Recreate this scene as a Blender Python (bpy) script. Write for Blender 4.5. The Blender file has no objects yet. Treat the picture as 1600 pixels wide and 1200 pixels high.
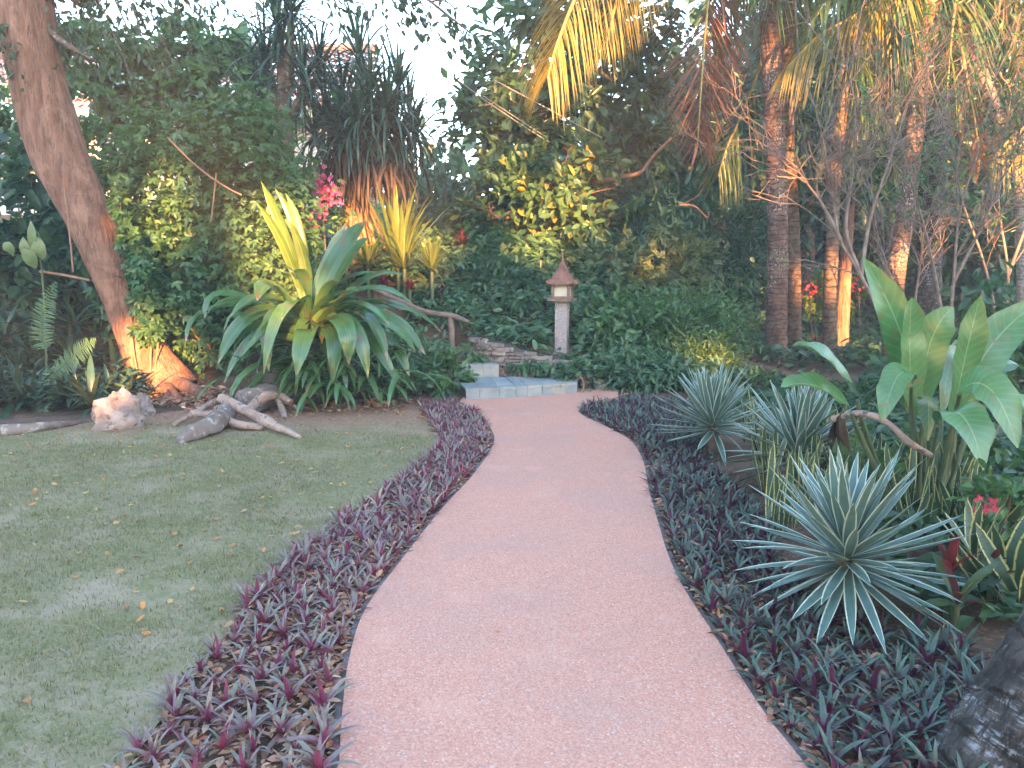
import bpy, math
import numpy as np
from mathutils import Vector, Matrix, noise as mnoise
sc = bpy.context.scene
COL = sc.collection
rng = np.random.default_rng(11)
R = math.radians
# ------------------------------------------------------------------ camera, sky, sun, exposure
F, CAMZ, TH = 1244.0, 1.55, math.atan(180 / 1244.0)
cam = bpy.data.cameras.new('camera')
cam.sensor_width = 36.0; cam.lens = 36.0 * F / 1600.0
cam.clip_start = 0.05; cam.clip_end = 2000
camo = bpy.data.objects.new('camera', cam); COL.objects.link(camo)
camo.location = (0, 0, CAMZ); camo.rotation_euler = (math.pi / 2 - TH, 0, 0)
sc.camera = camo
SUN_EL, SUN_AZ = R(9), R(10)            # low evening sun behind the camera, a little to the right
world = bpy.data.worlds.new('World'); sc.world = world; world.use_nodes = True
wn = world.node_tree
sky = wn.nodes.new('ShaderNodeTexSky'); sky.sky_type = 'NISHITA'; sky.sun_disc = False
sky.sun_elevation = SUN_EL; sky.sun_rotation = math.pi - SUN_AZ
sky.air_density = 1.0; sky.dust_density = 1.0; sky.ozone_density = 1.6
wn.links.new(sky.outputs[0], wn.nodes['Background'].inputs[0])
wn.nodes['Background'].inputs[1].default_value = 0.15
SUN = Vector((math.sin(SUN_AZ) * math.cos(SUN_EL), -math.cos(SUN_AZ) * math.cos(SUN_EL), math.sin(SUN_EL)))
sl = bpy.data.lights.new('sun', 'SUN'); sl.energy = 5.0; sl.angle = R(0.6); sl.color = (1.0, 0.45, 0.145)
so = bpy.data.objects.new('sun', sl); COL.objects.link(so)
so.rotation_euler = SUN.to_track_quat('Z', 'Y').to_euler(); so.location = (8, -30, 20)
sc.view_settings.view_transform = 'Standard'; sc.view_settings.look = 'None'
sc.view_settings.exposure = 3.82; sc.view_settings.gamma = 1.0
sc.view_settings.use_curve_mapping = False
sc.render.engine = 'CYCLES'
sc.cycles.max_bounces = 6; sc.cycles.diffuse_bounces = 4; sc.cycles.glossy_bounces = 2
sc.cycles.transmission_bounces = 4; sc.cycles.transparent_max_bounces = 4
sc.cycles.use_denoising = True
sc.cycles.sample_clamp_indirect = 6; sc.cycles.volume_bounces = 0; sc.cycles.volume_max_steps = 64
sc.render.filter_size = 1.9

# ------------------------------------------------------------------ coordinates
ST, CT = math.sin(TH), math.cos(TH)
def ray(px, py):
    dx = (px - 800) / F; dy = -(py - 600) / F
    return np.array([dx, CT + dy * ST, -ST + dy * CT])
def P(px, py, Y):
    d = ray(px, py); return np.array([0, 0, CAMZ]) + d * (Y / d[1])
def G(px, py, z=0.0):
    d = ray(px, py); return np.array([0, 0, CAMZ]) + d * ((z - CAMZ) / d[2])
def sm(a, b, x):
    t = np.clip((x - a) / (b - a), 0, 1); return t * t * (3 - 2 * t)
def height(x, y):
    x = np.asarray(x, float); y = np.asarray(y, float)
    left = 1 - sm(1.9, 4.6, x)
    hill = left * (0.5 * np.clip(y - 10.9, 0, 2.6) + 0.15 * np.clip(y - 13.5, 0, 11))
    bank = 0.42 * sm(10.48, 10.85, y) * sm(-1.4, -0.5, x) * (1 - sm(1.0, 2.8, x))
    lft = 0.30 * sm(9.3, 11.2, y) * (1 - sm(-1.4, -0.4, x)) 
    right = (1 - left) * 0.12 * np.clip(y - 17, 0, 20)
    bumps = 0.05 * np.sin(x * .7 + 1.3) * np.sin(y * .55) * sm(10, 14, y)
    return hill + bank + lft + right + bumps
def hz(x, y): return float(height(x, y))

# ------------------------------------------------------------------ mesh building
class MB:
    def __init__(s): s.v = []; s.uv = []; s.q = []; s.t = []; s.qm = []; s.tm = []; s.n = 0
    def add(s, v, uv, q=None, t=None, mi=0):
        v = np.asarray(v, float).reshape(-1, 3)
        s.v.append(v); s.uv.append(np.zeros((len(v), 2)) if uv is None else np.asarray(uv, float))
        if q is not None and len(q):
            q = np.asarray(q, int).reshape(-1, 4); s.q.append(q + s.n); s.qm.append(np.full(len(q), mi))
        if t is not None and len(t):
            t = np.asarray(t, int).reshape(-1, 3); s.t.append(t + s.n); s.tm.append(np.full(len(t), mi))
        s.n += len(v)
    def mesh(s, name, mats, org=(0, 0, 0), smooth=True):
        me = bpy.data.meshes.new(name)
        v = np.concatenate(s.v) - np.asarray(org, float); uv = np.concatenate(s.uv)
        q = np.concatenate(s.q) if s.q else np.zeros((0, 4), int)
        t = np.concatenate(s.t) if s.t else np.zeros((0, 3), int)
        mi = np.concatenate(s.qm + s.tm) if (s.qm or s.tm) else np.zeros(0, int)
        loops = np.concatenate([q.ravel(), t.ravel()]).astype(np.int32)
        starts = np.concatenate([np.arange(len(q)) * 4, len(q) * 4 + np.arange(len(t)) * 3]).astype(np.int32)
        me.vertices.add(len(v)); me.vertices.foreach_set('co', v.astype(np.float32).ravel())
        me.loops.add(len(loops)); me.loops.foreach_set('vertex_index', loops)
        me.polygons.add(len(starts)); me.polygons.foreach_set('loop_start', starts)
        me.polygons.foreach_set('material_index', mi.astype(np.int32))
        me.polygons.foreach_set('use_smooth', np.full(len(starts), smooth))
        l = me.uv_layers.new(name='UVMap')
        l.data.foreach_set('uv', uv[loops].astype(np.float32).ravel())
        me.update(calc_edges=True)
        for m in (mats if isinstance(mats, (list, tuple)) else [mats]): me.materials.append(m)
        return me
def tag(o, label=None, cat=None, group=None, kind=None):
    if label: o['label'] = label
    if cat: o['category'] = cat
    if group: o['group'] = group
    if kind: o['kind'] = kind
    return o
def empty(name, loc, label, cat, group=None, rot=(0, 0, 0)):
    o = bpy.data.objects.new(name, None); COL.objects.link(o)
    o.location = loc; o.rotation_euler = rot; o.empty_display_size = .1
    return tag(o, label, cat, group)
def worg(o):
    p = np.zeros(3)
    while o is not None: p = p + np.array(o.location); o = o.parent
    return p
def part(name, mb, mats, parent=None, kind=None, label=None, smooth=True, loc=None):
    """link the mesh (given in world coordinates) as one object, under parent if there is one"""
    if parent is not None:
        me = mb.mesh(name, mats, worg(parent), smooth); o = bpy.data.objects.new(name, me); o.parent = parent
    else:
        org = np.zeros(3) if loc is None else np.asarray(loc, float)
        me = mb.mesh(name, mats, org, smooth); o = bpy.data.objects.new(name, me); o.location = org
    COL.objects.link(o)
    if kind: o['kind'] = kind
    if label: o['label'] = label
    return o
def put(name, me, parent=None, loc=(0, 0, 0), rot=(0, 0, 0), scale=1.0):
    o = bpy.data.objects.new(name, me); o.parent = parent
    o.location = loc; o.rotation_euler = rot; o.scale = (scale,) * 3 if np.isscalar(scale) else scale
    COL.objects.link(o); return o
def norm(a): 
    a = np.asarray(a, float); return a / np.maximum(np.linalg.norm(a, axis=-1, keepdims=True), 1e-9)
def bez(p0, p1, p2, n):
    s = np.linspace(0, 1, n)[:, None]; p0, p1, p2 = map(np.asarray, (p0, p1, p2))
    return (1 - s) ** 2 * p0 + 2 * s * (1 - s) * p1 + s * s * p2
def thru(p0, p1, p2, n):              # quadratic through a middle point
    p0, p1, p2 = map(np.asarray, (p0, p1, p2)); return bez(p0, 2 * p1 - .5 * (p0 + p2), p2, n)
def catmull(pts, n):
    pts = np.asarray(pts, float); k = len(pts)
    pp = np.vstack([2 * pts[0] - pts[1], pts, 2 * pts[-1] - pts[-2]])
    out = []
    for u in np.linspace(0, k - 1 - 1e-6, n):
        i = int(u); t = u - i; a, b, c, d = pp[i:i + 4]
        out.append(.5 * (2 * b + (c - a) * t + (2 * a - 5 * b + 4 * c - d) * t * t + (3 * b - a - 3 * c + d) * t ** 3))
    return np.array(out)
def ribbon(sp, w, hint=(0, 0, 1), fold=0.2, roll=0.0):
    sp = np.asarray(sp, float); n = len(sp); w = np.broadcast_to(w, (n,))
    t = norm(np.gradient(sp, axis=0))
    side = norm(np.cross(t, np.broadcast_to(hint, t.shape)))
    for i in range(1, n):
        if side[i] @ side[i - 1] < 0: side[i] = -side[i]
    nor = np.cross(side, t)
    if np.any(roll):
        c, s = np.cos(roll), np.sin(roll); c = np.reshape(c, (-1, 1)); s = np.reshape(s, (-1, 1))
        side, nor = side * c + nor * s, nor * c - side * s
    h = (w / 2)[:, None]
    v = np.stack([sp - side * h + nor * h * fold, sp, sp + side * h + nor * h * fold], 1).reshape(-1, 3)
    vv = np.linspace(0, 1, n)
    uv = np.stack([np.stack([np.full(n, u), vv], 1) for u in (0, .5, 1)], 1).reshape(-1, 2)
    i = np.arange(n - 1) * 3
    q = np.concatenate([np.stack([i, i + 1, i + 4, i + 3], 1), np.stack([i + 1, i + 2, i + 5, i + 4], 1)])
    return v, uv, q
PROF = {'strap': lambda s: np.interp(s, [0, .15, .5, .8, .95, 1], [.55, .8, 1, .8, .35, .03]),
        'oval': lambda s: np.interp(s, [0, .08, .25, .5, .75, .92, 1], [.1, .35, .8, 1, .85, .4, .03]),
        'sword': lambda s: np.interp(s, [0, .15, .45, .7, .9, 1], [.6, .8, 1, .85, .4, .03]),
        'rhoeo': lambda s: np.interp(s, [0, .2, .5, .8, 1], [.75, 1, .9, .55, .04]),
        'grass': lambda s: np.interp(s, [0, .5, 1], [1, .8, .05])}
def arc(az, e0, e1, L, n, pw=1.0, base=(0, 0, 0)):
    s = np.linspace(0, 1, n); e = e0 + (e1 - e0) * s ** pw
    ds = L / (n - 1); em = (e[1:] + e[:-1]) / 2
    h = np.concatenate([[0], np.cumsum(np.cos(em) * ds)]); z = np.concatenate([[0], np.cumsum(np.sin(em) * ds)])
    return np.stack([h * math.cos(az), h * math.sin(az), z], 1) + np.asarray(base)
def arcleaf(mb, az, e0, e1, L, w, n=7, pw=1.0, base=(0, 0, 0), prof='strap', fold=.2, mi=0, roll=0):
    sp = arc(az, e0, e1, L, n, pw, base)
    s = np.linspace(0, 1, n); hint = (-math.cos(az) * .0, 0, 1)
    side = np.array([math.sin(az), -math.cos(az), 0])
    t = norm(np.gradient(sp, axis=0)); hv = np.cross(side, t)
    v, uv, q = ribbon(sp, w * PROF[prof](s), hv, fold, roll); mb.add(v, uv, q, mi=mi)
def tube(mb, pts, rad, ns=8, rough=0.0, mi=0, cap=True, seed=0.0, fr=6.0):
    pts = np.asarray(pts, float); n = len(pts); rad = np.broadcast_to(np.asarray(rad, float), (n,))
    t = norm(np.gradient(pts, axis=0))
    ref = np.array([0, 1, 0.]) if abs(t[0][1]) < .8 else np.array([1, 0, 0.])
    a = norm(np.cross(t, ref)); b = np.cross(t, a)
    ang = np.linspace(0, 2 * math.pi, ns, endpoint=False)
    ring = a[:, None, :] * np.cos(ang)[None, :, None] + b[:, None, :] * np.sin(ang)[None, :, None]
    rr = np.ones((n, ns))
    if rough:
        L = np.concatenate([[0], np.cumsum(np.linalg.norm(np.diff(pts, axis=0), axis=1))])
        for i in range(n):
            for k in range(ns):
                rr[i, k] += rough * mnoise.fractal(Vector((math.cos(ang[k]) * 1.3, math.sin(ang[k]) * 1.3, L[i] * fr * .3 + seed)), 1, 2, 5)
    v = pts[:, None, :] + ring * (rad[:, None] * rr)[:, :, None]
    L = np.concatenate([[0], np.cumsum(np.linalg.norm(np.diff(pts, axis=0), axis=1))])
    uv = np.stack([np.broadcast_to(ang / (2 * math.pi), (n, ns)), np.broadcast_to(L[:, None], (n, ns))], 2).reshape(-1, 2)
    i, k = np.meshgrid(np.arange(n - 1), np.arange(ns), indexing='ij'); k2 = (k + 1) % ns
    q = np.stack([i * ns + k, i * ns + k2, (i + 1) * ns + k2, (i + 1) * ns + k], 2).reshape(-1, 4)
    mb.add(v.reshape(-1, 3), uv, q, mi=mi)
    if cap:
        for e in (0, n - 1):
            c = np.vstack([pts[e], v[e]]); kk = np.arange(ns)
            tt = np.stack([np.zeros(ns, int), kk + 1, (kk + 1) % ns + 1], 1)
            if e == n - 1 or True: mb.add(c, np.zeros((ns + 1, 2)), t=tt if e else tt[:, ::-1], mi=mi)
def scatter(mb, tpl, T, X, Z, S, mi=0):
    """copies of a template (v, uv, q) with x axis along X, z axis towards Z, origin T, size S"""
    tv, tuv, tq = tpl; n = len(T); m = len(tv)
    X = norm(X); Y = norm(np.cross(Z, X)); Z = np.cross(X, Y)
    S = np.broadcast_to(S, (n,))
    M = np.stack([X, Y, Z], 2) * S[:, None, None]
    v = np.einsum('nij,mj->nmi', M, tv) + np.asarray(T)[:, None, :]
    q = (tq[None] + (np.arange(n) * m)[:, None, None]).reshape(-1, 4)
    mb.add(v.reshape(-1, 3), np.tile(tuv, (n, 1)), q, mi=mi)
def leaf_tpl(w=.5, fold=.12, droop=.12):     # unit long leaf: two folded halves
    v = np.array([[0, 0, 0], [.3, w * .42, fold * .8], [.68, w * .40, fold * .6 - droop * .5], [1, 0, -droop], [.68, -w * .40, fold * .6 - droop * .5], [.3, -w * .42, fold * .8]])
    uv = np.array([[.5, 0], [1, .3], [1, .68], [.5, 1], [0, .68], [0, .3]])
    return v, uv, np.array([[0, 3, 2, 1], [0, 5, 4, 3]])
LEAF = leaf_tpl(); LEAF_WIDE = leaf_tpl(.75, .1, .15); LEAF_THIN = leaf_tpl(.26, .08, .2)
_lv, _lu, _lq = leaf_tpl(.5, .1, .1)
def lobed():                                  # three-fingered leaf
    vs, us, qs = [], [], []
    for k, (a, l) in enumerate(((0, 1), (.95, .75), (-.95, .75))):
        c, s = math.cos(a), math.sin(a)
        vs.append((_lv * l) @ np.array([[c, s, 0], [-s, c, 0], [0, 0, 1]])); us.append(_lu); qs.append(_lq + 6 * k)
    return np.vstack(vs), np.vstack(us), np.vstack(qs)
LEAF_LOBED = lobed()
def pinnate(n=5):                             # feathery twig of small leaflets
    vs, us, qs = [], [], []
    for k in range(n):
        for sg in (1, -1):
            a = sg * 1.0; c, s = math.cos(a), math.sin(a)
            vs.append((_lv * .34) @ np.array([[c, s, 0], [-s, c, 0], [0, 0, 1]]) + np.array([(k + .5) / n * .9, 0, -.1 * (k / n) ** 2])); us.append(_lu); qs.append(_lq + 6 * len(qs))
    return np.vstack(vs), np.vstack(us), np.vstack(qs)
LEAF_PIN = pinnate()
def rdir(n): return norm(rng.normal(size=(n, 3)))
def clumps(blobs, n, tpl_size, nclump, spread=.22, shell=.55, up=.9):
    """leaf positions, headings and normals spread through ellipsoids in uneven clumps"""
    vol = np.array([b[1][0] * b[1][1] + b[1][0] * b[1][2] for b in blobs]); vol = vol / vol.sum()
    T, X, Z = [], [], []
    for (c, r), f in zip(blobs, vol):
        c = np.asarray(c, float); r = np.asarray(r, float)
        k = max(3, int(nclump * f)); m = max(6, int(n * f))
        d = rdir(k); rad = shell + (1.06 - shell) * rng.random(k) ** .7
        cc = d * rad[:, None]
        i = rng.integers(0, k, m)
        p = cc[i] + rng.normal(size=(m, 3)) * spread * (.6 + .8 * rng.random(k))[i][:, None]
        out = norm(p * (1 / r))
        T.append(c + p * r)
        Z.append(norm(out * .7 + np.array([0, -.15, up]) + rng.normal(size=(m, 3)) * .45))
        X.append(norm(out * .8 + rng.normal(size=(m, 3)) * .7 + np.array([0, 0, -.25])))
    return np.vstack(T), np.vstack(X), np.vstack(Z)
def box(mb, c, h, rot=0.0, jit=0.0, mi=0, tilt=0.0):
    s = np.array([[x, y, z] for z in (-1, 1) for y in (-1, 1) for x in (-1, 1)], float) * np.asarray(h)
    if jit: s = s + rng.normal(size=s.shape) * jit
    ct, st_ = math.cos(tilt), math.sin(tilt)
    s = s @ np.array([[ct, 0, st_], [0, 1, 0], [-st_, 0, ct]])
    cr, sr = math.cos(rot), math.sin(rot); s = s @ np.array([[cr, sr, 0], [-sr, cr, 0], [0, 0, 1]])
    q = [[0, 2, 3, 1], [4, 5, 7, 6], [0, 1, 5, 4], [2, 6, 7, 3], [0, 4, 6, 2], [1, 3, 7, 5]]
    fv, fu, fq = [], [], []
    for k, f in enumerate(q):
        fv += [s[i] for i in f]; fu += [[0, 0], [1, 0], [1, 1], [0, 1]]; fq.append([4 * k, 4 * k + 1, 4 * k + 2, 4 * k + 3])
    mb.add(np.array(fv) + np.asarray(c), fu, fq, mi=mi)
def inpoly(px, py, poly):
    poly = np.asarray(poly)[:, :2]; r = np.zeros(np.shape(px), bool); j = len(poly) - 1
    for i in range(len(poly)):
        a, b = poly[i], poly[j]
        c = ((a[1] > py) != (b[1] > py)) & (px < (b[0] - a[0]) * (py - a[1]) / (b[1] - a[1] + 1e-12) + a[0])
        r ^= c; j = i
    return r

# ------------------------------------------------------------------ materials
def newmat(name):
    m = bpy.data.materials.new(name); m.use_nodes = True; nt = m.node_tree; nt.nodes.clear()
    out = nt.nodes.new('ShaderNodeOutputMaterial'); b = nt.nodes.new('ShaderNodeBsdfPrincipled')
    nt.links.new(b.outputs[0], out.inputs[0]); return m, nt, b, out
class NT:
    def __init__(s, nt): s.nt = nt
    def n(s, t, **k):
        x = s.nt.nodes.new(t)
        for a, b in k.items(): setattr(x, a, b)
        return x
    def l(s, a, b): s.nt.links.new(a, b)
    def math(s, op, a, b=None, c=None):
        x = s.n('ShaderNodeMath', operation=op)
        for i, v in enumerate((a, b, c)):
            if v is None: continue
            if hasattr(v, 'links'): s.l(v, x.inputs[i])
            else: x.inputs[i].default_value = v
        return x.outputs[0]
    def ramp(s, fac, stops, interp='LINEAR'):
        x = s.n('ShaderNodeValToRGB'); x.color_ramp.interpolation = interp; e = x.color_ramp.elements
        while len(e) < len(stops): e.new(.5)
        for i, (p, c) in enumerate(stops):
            e[i].position = p; e[i].color = (*c, 1) if len(c) == 3 else c
        s.l(fac, x.inputs[0]); return x.outputs[0]
    def mix(s, fac, a, b, blend='MIX'):
        x = s.n('ShaderNodeMix', data_type='RGBA', blend_type=blend)
        for i, v in ((0, fac), (6, a), (7, b)):
            if hasattr(v, 'links'): s.l(v, x.inputs[i])
            else: x.inputs[i].default_value = v if i == 0 else (*v, 1)
        return x.outputs[2]
    def noise(s, vec, scale, detail=3, rough=.55):
        x = s.n('ShaderNodeTexNoise'); x.inputs['Scale'].default_value = scale; x.inputs['Detail'].default_value = detail
        x.inputs['Roughness'].default_value = rough
        if vec is not None: s.l(vec, x.inputs['Vector'])
        return x.outputs[0]
    def smooth(s, v, a, b):
        x = s.n('ShaderNodeMapRange', interpolation_type='SMOOTHSTEP')
        s.l(v, x.inputs[0]); x.inputs[1].default_value = a; x.inputs[2].default_value = b; return x.outputs[0]
def leafmat(name, cols, rough=.42, trans=.36, spec=.5, margin=None, mid=None, base=None, tip=None, under=None, spots=None, tmul=1.7, vein=0.0, lift=1.0, streak=0.0):
    cols = [tuple(x * lift for x in c) for c in cols]
    m, nt, b, out = newmat(name); N = NT(nt)
    geo = N.n('ShaderNodeNewGeometry'); oi = N.n('ShaderNodeObjectInfo'); tc = N.n('ShaderNodeTexCoord')
    uv = N.n('ShaderNodeSeparateXYZ'); N.l(tc.outputs['UV'], uv.inputs[0])
    rnd = N.math('FRACT', N.math('ADD', geo.outputs['Random Per Island'], oi.outputs['Random']))
    k = len(cols); col = N.ramp(rnd, [(i / max(1, k - 1), c) for i, c in enumerate(cols)])
    nz = N.noise(tc.outputs['Object'], 9.0, 2)
    col = N.mix(N.math('MULTIPLY', N.smooth(nz, .35, .7), .45), col, tuple(x * .55 for x in cols[0]))
    if under: col = N.mix(geo.outputs['Backfacing'], col, under)
    ax = N.math('ABSOLUTE', N.math('SUBTRACT', N.math('MULTIPLY', uv.outputs[0], 2.0), 1.0))
    if vein:
        w = N.math('SINE', N.math('MULTIPLY', N.math('SUBTRACT', N.math('MULTIPLY', uv.outputs[1], 46.0), N.math('MULTIPLY', ax, 5.0)), 2.0))
        col = N.mix(N.math('MULTIPLY', N.smooth(w, .2, 1.0), vein), col, tuple(min(1, x * 1.5 + .01) for x in cols[-1]))
    if streak:
        ms = N.n('ShaderNodeMapping'); ms.inputs['Scale'].default_value = (26, 1.6, 1); N.l(tc.outputs['UV'], ms.inputs[0])
        col = N.mix(N.math('MULTIPLY', N.smooth(N.noise(ms.outputs[0], 1.0, 4, .65), .38, .66), streak), col, tuple(min(1, x * 1.7 + .012) for x in cols[-1]))
    if base: col = N.mix(N.math('SUBTRACT', 1.0, N.smooth(uv.outputs[1], base[1], base[2])), col, base[0])
    if mid: col = N.mix(N.math('MULTIPLY', N.math('SUBTRACT', 1.0, N.smooth(ax, mid[1] * .5, mid[1])), mid[2]), col, mid[0])
    if margin:
        jag = N.math('ADD', ax, N.math('MULTIPLY', N.math('SUBTRACT', N.noise(tc.outputs['UV'], 14.0, 2), .5), .16))
        col = N.mix(N.smooth(jag, margin[1] - .06, margin[1] + .06), col, margin[0])
    if spots: col = N.mix(N.smooth(N.noise(tc.outputs['Object'], spots[1], 2), .58, .66), col, spots[0])
    if tip:
        vj = N.math('ADD', uv.outputs[1], N.math('MULTIPLY', N.math('SUBTRACT', N.noise(tc.outputs['Object'], 12.0, 2), .5), .25))
        col = N.mix(N.smooth(vj, tip[1], tip[2]), col, tip[0])
    N.l(col, b.inputs['Base Color']); b.inputs['Roughness'].default_value = rough
    b.inputs['Specular IOR Level'].default_value = spec
    if trans:
        tr = N.n('ShaderNodeBsdfTranslucent'); N.l(N.mix(1.0, col, (tmul, tmul * .95, tmul * .6), 'MULTIPLY'), tr.inputs[0])
        mx = N.n('ShaderNodeMixShader'); mx.inputs[0].default_value = trans
        N.l(b.outputs[0], mx.inputs[1]); N.l(tr.outputs[0], mx.inputs[2]); N.l(mx.outputs[0], out.inputs[0])
    return m
def solidmat(name, c1, c2, scale=8, rough=.8, bump=.0, c3=None, s3=30, stretch=None, detail=5, thr=(.35, .7), spec=.3, bscale=None, bdist=.03, cracks=None):
    m, nt, b, out = newmat(name); N = NT(nt); tc = N.n('ShaderNodeTexCoord'); vec = tc.outputs['Object']
    if stretch:
        mp = N.n('ShaderNodeMapping'); mp.inputs['Scale'].default_value = stretch; N.l(vec, mp.inputs[0]); vec = mp.outputs[0]
    nz = N.noise(vec, scale, detail); col = N.mix(N.smooth(nz, *thr), c1, c2)
    oi = N.n('ShaderNodeObjectInfo')
    col = N.mix(N.math('MULTIPLY', oi.outputs['Random'], .35), col, tuple(x * .55 for x in c1))
    if c3: col = N.mix(N.smooth(N.noise(vec, s3, 3), .56, .66), col, c3)
    if cracks:
        mc = N.n('ShaderNodeMapping'); mc.inputs['Scale'].default_value = (1, 1, .16); N.l(tc.outputs['Object'], mc.inputs[0])
        cr = N.smooth(N.noise(mc.outputs[0], 22.0, 6, .75), .40, .52)
        col = N.mix(N.math('MULTIPLY', N.math('SUBTRACT', 1.0, cr), .5), col, cracks)
        col = N.mix(N.math('MULTIPLY', N.smooth(N.noise(tc.outputs['Object'], 2.6, 4, .65), .52, .68), .5), col, tuple(x * 1.25 for x in c2))
    N.l(col, b.inputs['Base Color']); b.inputs['Roughness'].default_value = rough; b.inputs['Specular IOR Level'].default_value = spec
    if bump:
        bp = N.n('ShaderNodeBump'); bp.inputs['Strength'].default_value = bump; bp.inputs['Distance'].default_value = bdist
        N.l(N.noise(vec, bscale or scale * 3, 6, .65), bp.inputs['Height']); N.l(bp.outputs[0], b.inputs['Normal'])
    return m
def palmbark(name, c1, c2, lich, ringn=14.0, lichthr=(.52, .62), mask=(.46, .60), dash=None):
    m, nt, b, out = newmat(name); N = NT(nt); tc = N.n('ShaderNodeTexCoord')
    uv = N.n('ShaderNodeSeparateXYZ'); N.l(tc.outputs['UV'], uv.inputs[0])
    wob = N.math('ADD', N.math('MULTIPLY', uv.outputs[1], ringn), N.math('MULTIPLY', N.noise(tc.outputs['Object'], 3.0, 3), 3.0))
    ring = N.smooth(N.math('FRACT', wob), .0, .22)
    col = N.mix(N.smooth(N.noise(tc.outputs['Object'], 9.0, 5), .35, .65), c1, c2)
    col = N.mix(N.math('MULTIPLY', N.math('SUBTRACT', 1.0, ring), .6), col, tuple(x * .35 for x in c1))
    mp = N.n('ShaderNodeMapping'); mp.inputs['Scale'].default_value = (1, 1, .6); N.l(tc.outputs['Object'], mp.inputs[0])
    lc = N.math('MULTIPLY', N.smooth(N.noise(mp.outputs[0], 2.2, 2), *mask), N.smooth(N.noise(mp.outputs[0], 46.0, 5, .75), *lichthr))
    col = N.mix(lc, col, lich)
    if dash:
        m2 = N.n('ShaderNodeMapping'); m2.inputs['Scale'].default_value = (9, 42, 1); N.l(tc.outputs['UV'], m2.inputs[0])
        dn = N.noise(m2.outputs[0], 1.0, 5, .7); m3 = N.n('ShaderNodeMapping'); m3.inputs['Scale'].default_value = (60, 14, 1); N.l(tc.outputs['UV'], m3.inputs[0])
        crack = N.smooth(N.noise(m3.outputs[0], 1.0, 4, .7), .38, .55)
        col = N.mix(N.math('MULTIPLY', N.math('MULTIPLY', N.smooth(dn, .50, .60), N.smooth(N.noise(tc.outputs['Object'], 4.0, 4, .7), .45, .6)), crack), col, dash)
        col = N.mix(N.math('MULTIPLY', N.math('SUBTRACT', 1.0, crack), .6), col, (.008, .007, .007))
    N.l(col, b.inputs['Base Color']); b.inputs['Roughness'].default_value = .85; b.inputs['Specular IOR Level'].default_value = .2
    bp = N.n('ShaderNodeBump'); bp.inputs['Strength'].default_value = .8; bp.inputs['Distance'].default_value = .02
    N.l(N.math('ADD', ring, N.noise(tc.outputs['Object'], 40.0, 4)), bp.inputs['Height']); N.l(bp.outputs[0], b.inputs['Normal'])
    return m
from mathutils.geometry import tessellate_polygon
# ------------------------------------------------------------------ material set
M = {}
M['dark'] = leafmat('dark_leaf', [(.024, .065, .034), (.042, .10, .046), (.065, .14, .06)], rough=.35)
M['dark_y'] = leafmat('dark_leaf_with_yellow', [(.03, .075, .034), (.045, .10, .04), (.07, .14, .05), (.045, .11, .045), (.075, .16, .05), (.075, .15, .05), (.34, .28, .04)], rough=.35)
M['mid'] = leafmat('green_leaf', [(.045, .11, .045), (.075, .16, .058), (.10, .20, .065)])
M['vine'] = leafmat('vine_leaf', [(.042, .115, .052), (.068, .16, .065), (.105, .21, .07)], trans=.42)
M['blue'] = leafmat('bluish_leaf', [(.036, .10, .078), (.058, .145, .105), (.085, .18, .125)], rough=.35)
M['lime'] = leafmat('lime_leaf', [(.06, .12, .025), (.10, .18, .035), (.15, .22, .04)], trans=.4)
M['olive'] = leafmat('olive_leaf', [(.065, .10, .042), (.10, .14, .055), (.135, .155, .06)])
M['cover'] = leafmat('ground_cover_leaf', [(.045, .11, .055), (.075, .165, .085), (.12, .22, .115)], rough=.38)
M['sprig'] = leafmat('sprig_leaf', [(.025, .06, .035), (.04, .09, .045)], trans=.3)
M['straw'] = leafmat('strap_leaf', [(.03, .085, .03), (.042, .11, .035), (.06, .135, .04)], rough=.25, spec=.65, trans=.25, tmul=1.5, streak=.5, spots=((.10, .09, .03), 7), mid=((.09, .17, .06), .1, .45), tip=((.26, .17, .11), .93, 1.02), vein=.0)
M['straptop'] = leafmat('young_strap_leaf', [(.065, .12, .02), (.085, .14, .025)], rough=.3, trans=.3, mid=((.2, .26, .07), .12, .5))
M['heli'] = leafmat('banana_like_leaf', [(.07, .175, .06), (.09, .20, .07)], rough=.27, spec=.6, trans=.22, under=(.06, .135, .085), mid=((.20, .30, .14), .05, .8), vein=.2, tmul=1.6, spots=((.12, .15, .05), 13), tip=((.22, .16, .08), .96, 1.06))
M['agave'] = leafmat('agave_leaf', [(.07, .13, .118), (.09, .155, .14)], rough=.38, trans=.08, margin=((.48, .53, .43), .76), streak=.4, tip=((.16, .11, .08), .96, 1.03))
M['snake'] = leafmat('snake_plant_leaf', [(.035, .07, .045), (.05, .09, .05)], rough=.4, trans=.08, margin=((.40, .38, .15), .72), spots=((.02, .05, .03), 40))
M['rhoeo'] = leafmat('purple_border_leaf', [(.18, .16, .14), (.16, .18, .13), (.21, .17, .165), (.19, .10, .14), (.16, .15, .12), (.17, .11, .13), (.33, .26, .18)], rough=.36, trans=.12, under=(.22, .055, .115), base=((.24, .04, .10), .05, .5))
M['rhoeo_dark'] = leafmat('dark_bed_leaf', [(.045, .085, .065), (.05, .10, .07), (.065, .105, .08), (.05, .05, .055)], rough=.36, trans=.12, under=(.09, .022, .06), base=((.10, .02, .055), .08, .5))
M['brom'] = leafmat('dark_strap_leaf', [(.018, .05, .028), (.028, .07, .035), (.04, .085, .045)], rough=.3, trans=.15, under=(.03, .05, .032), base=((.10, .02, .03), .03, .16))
M['fern'] = leafmat('fern_leaf', [(.06, .14, .05), (.085, .18, .06)], trans=.35)
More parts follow.
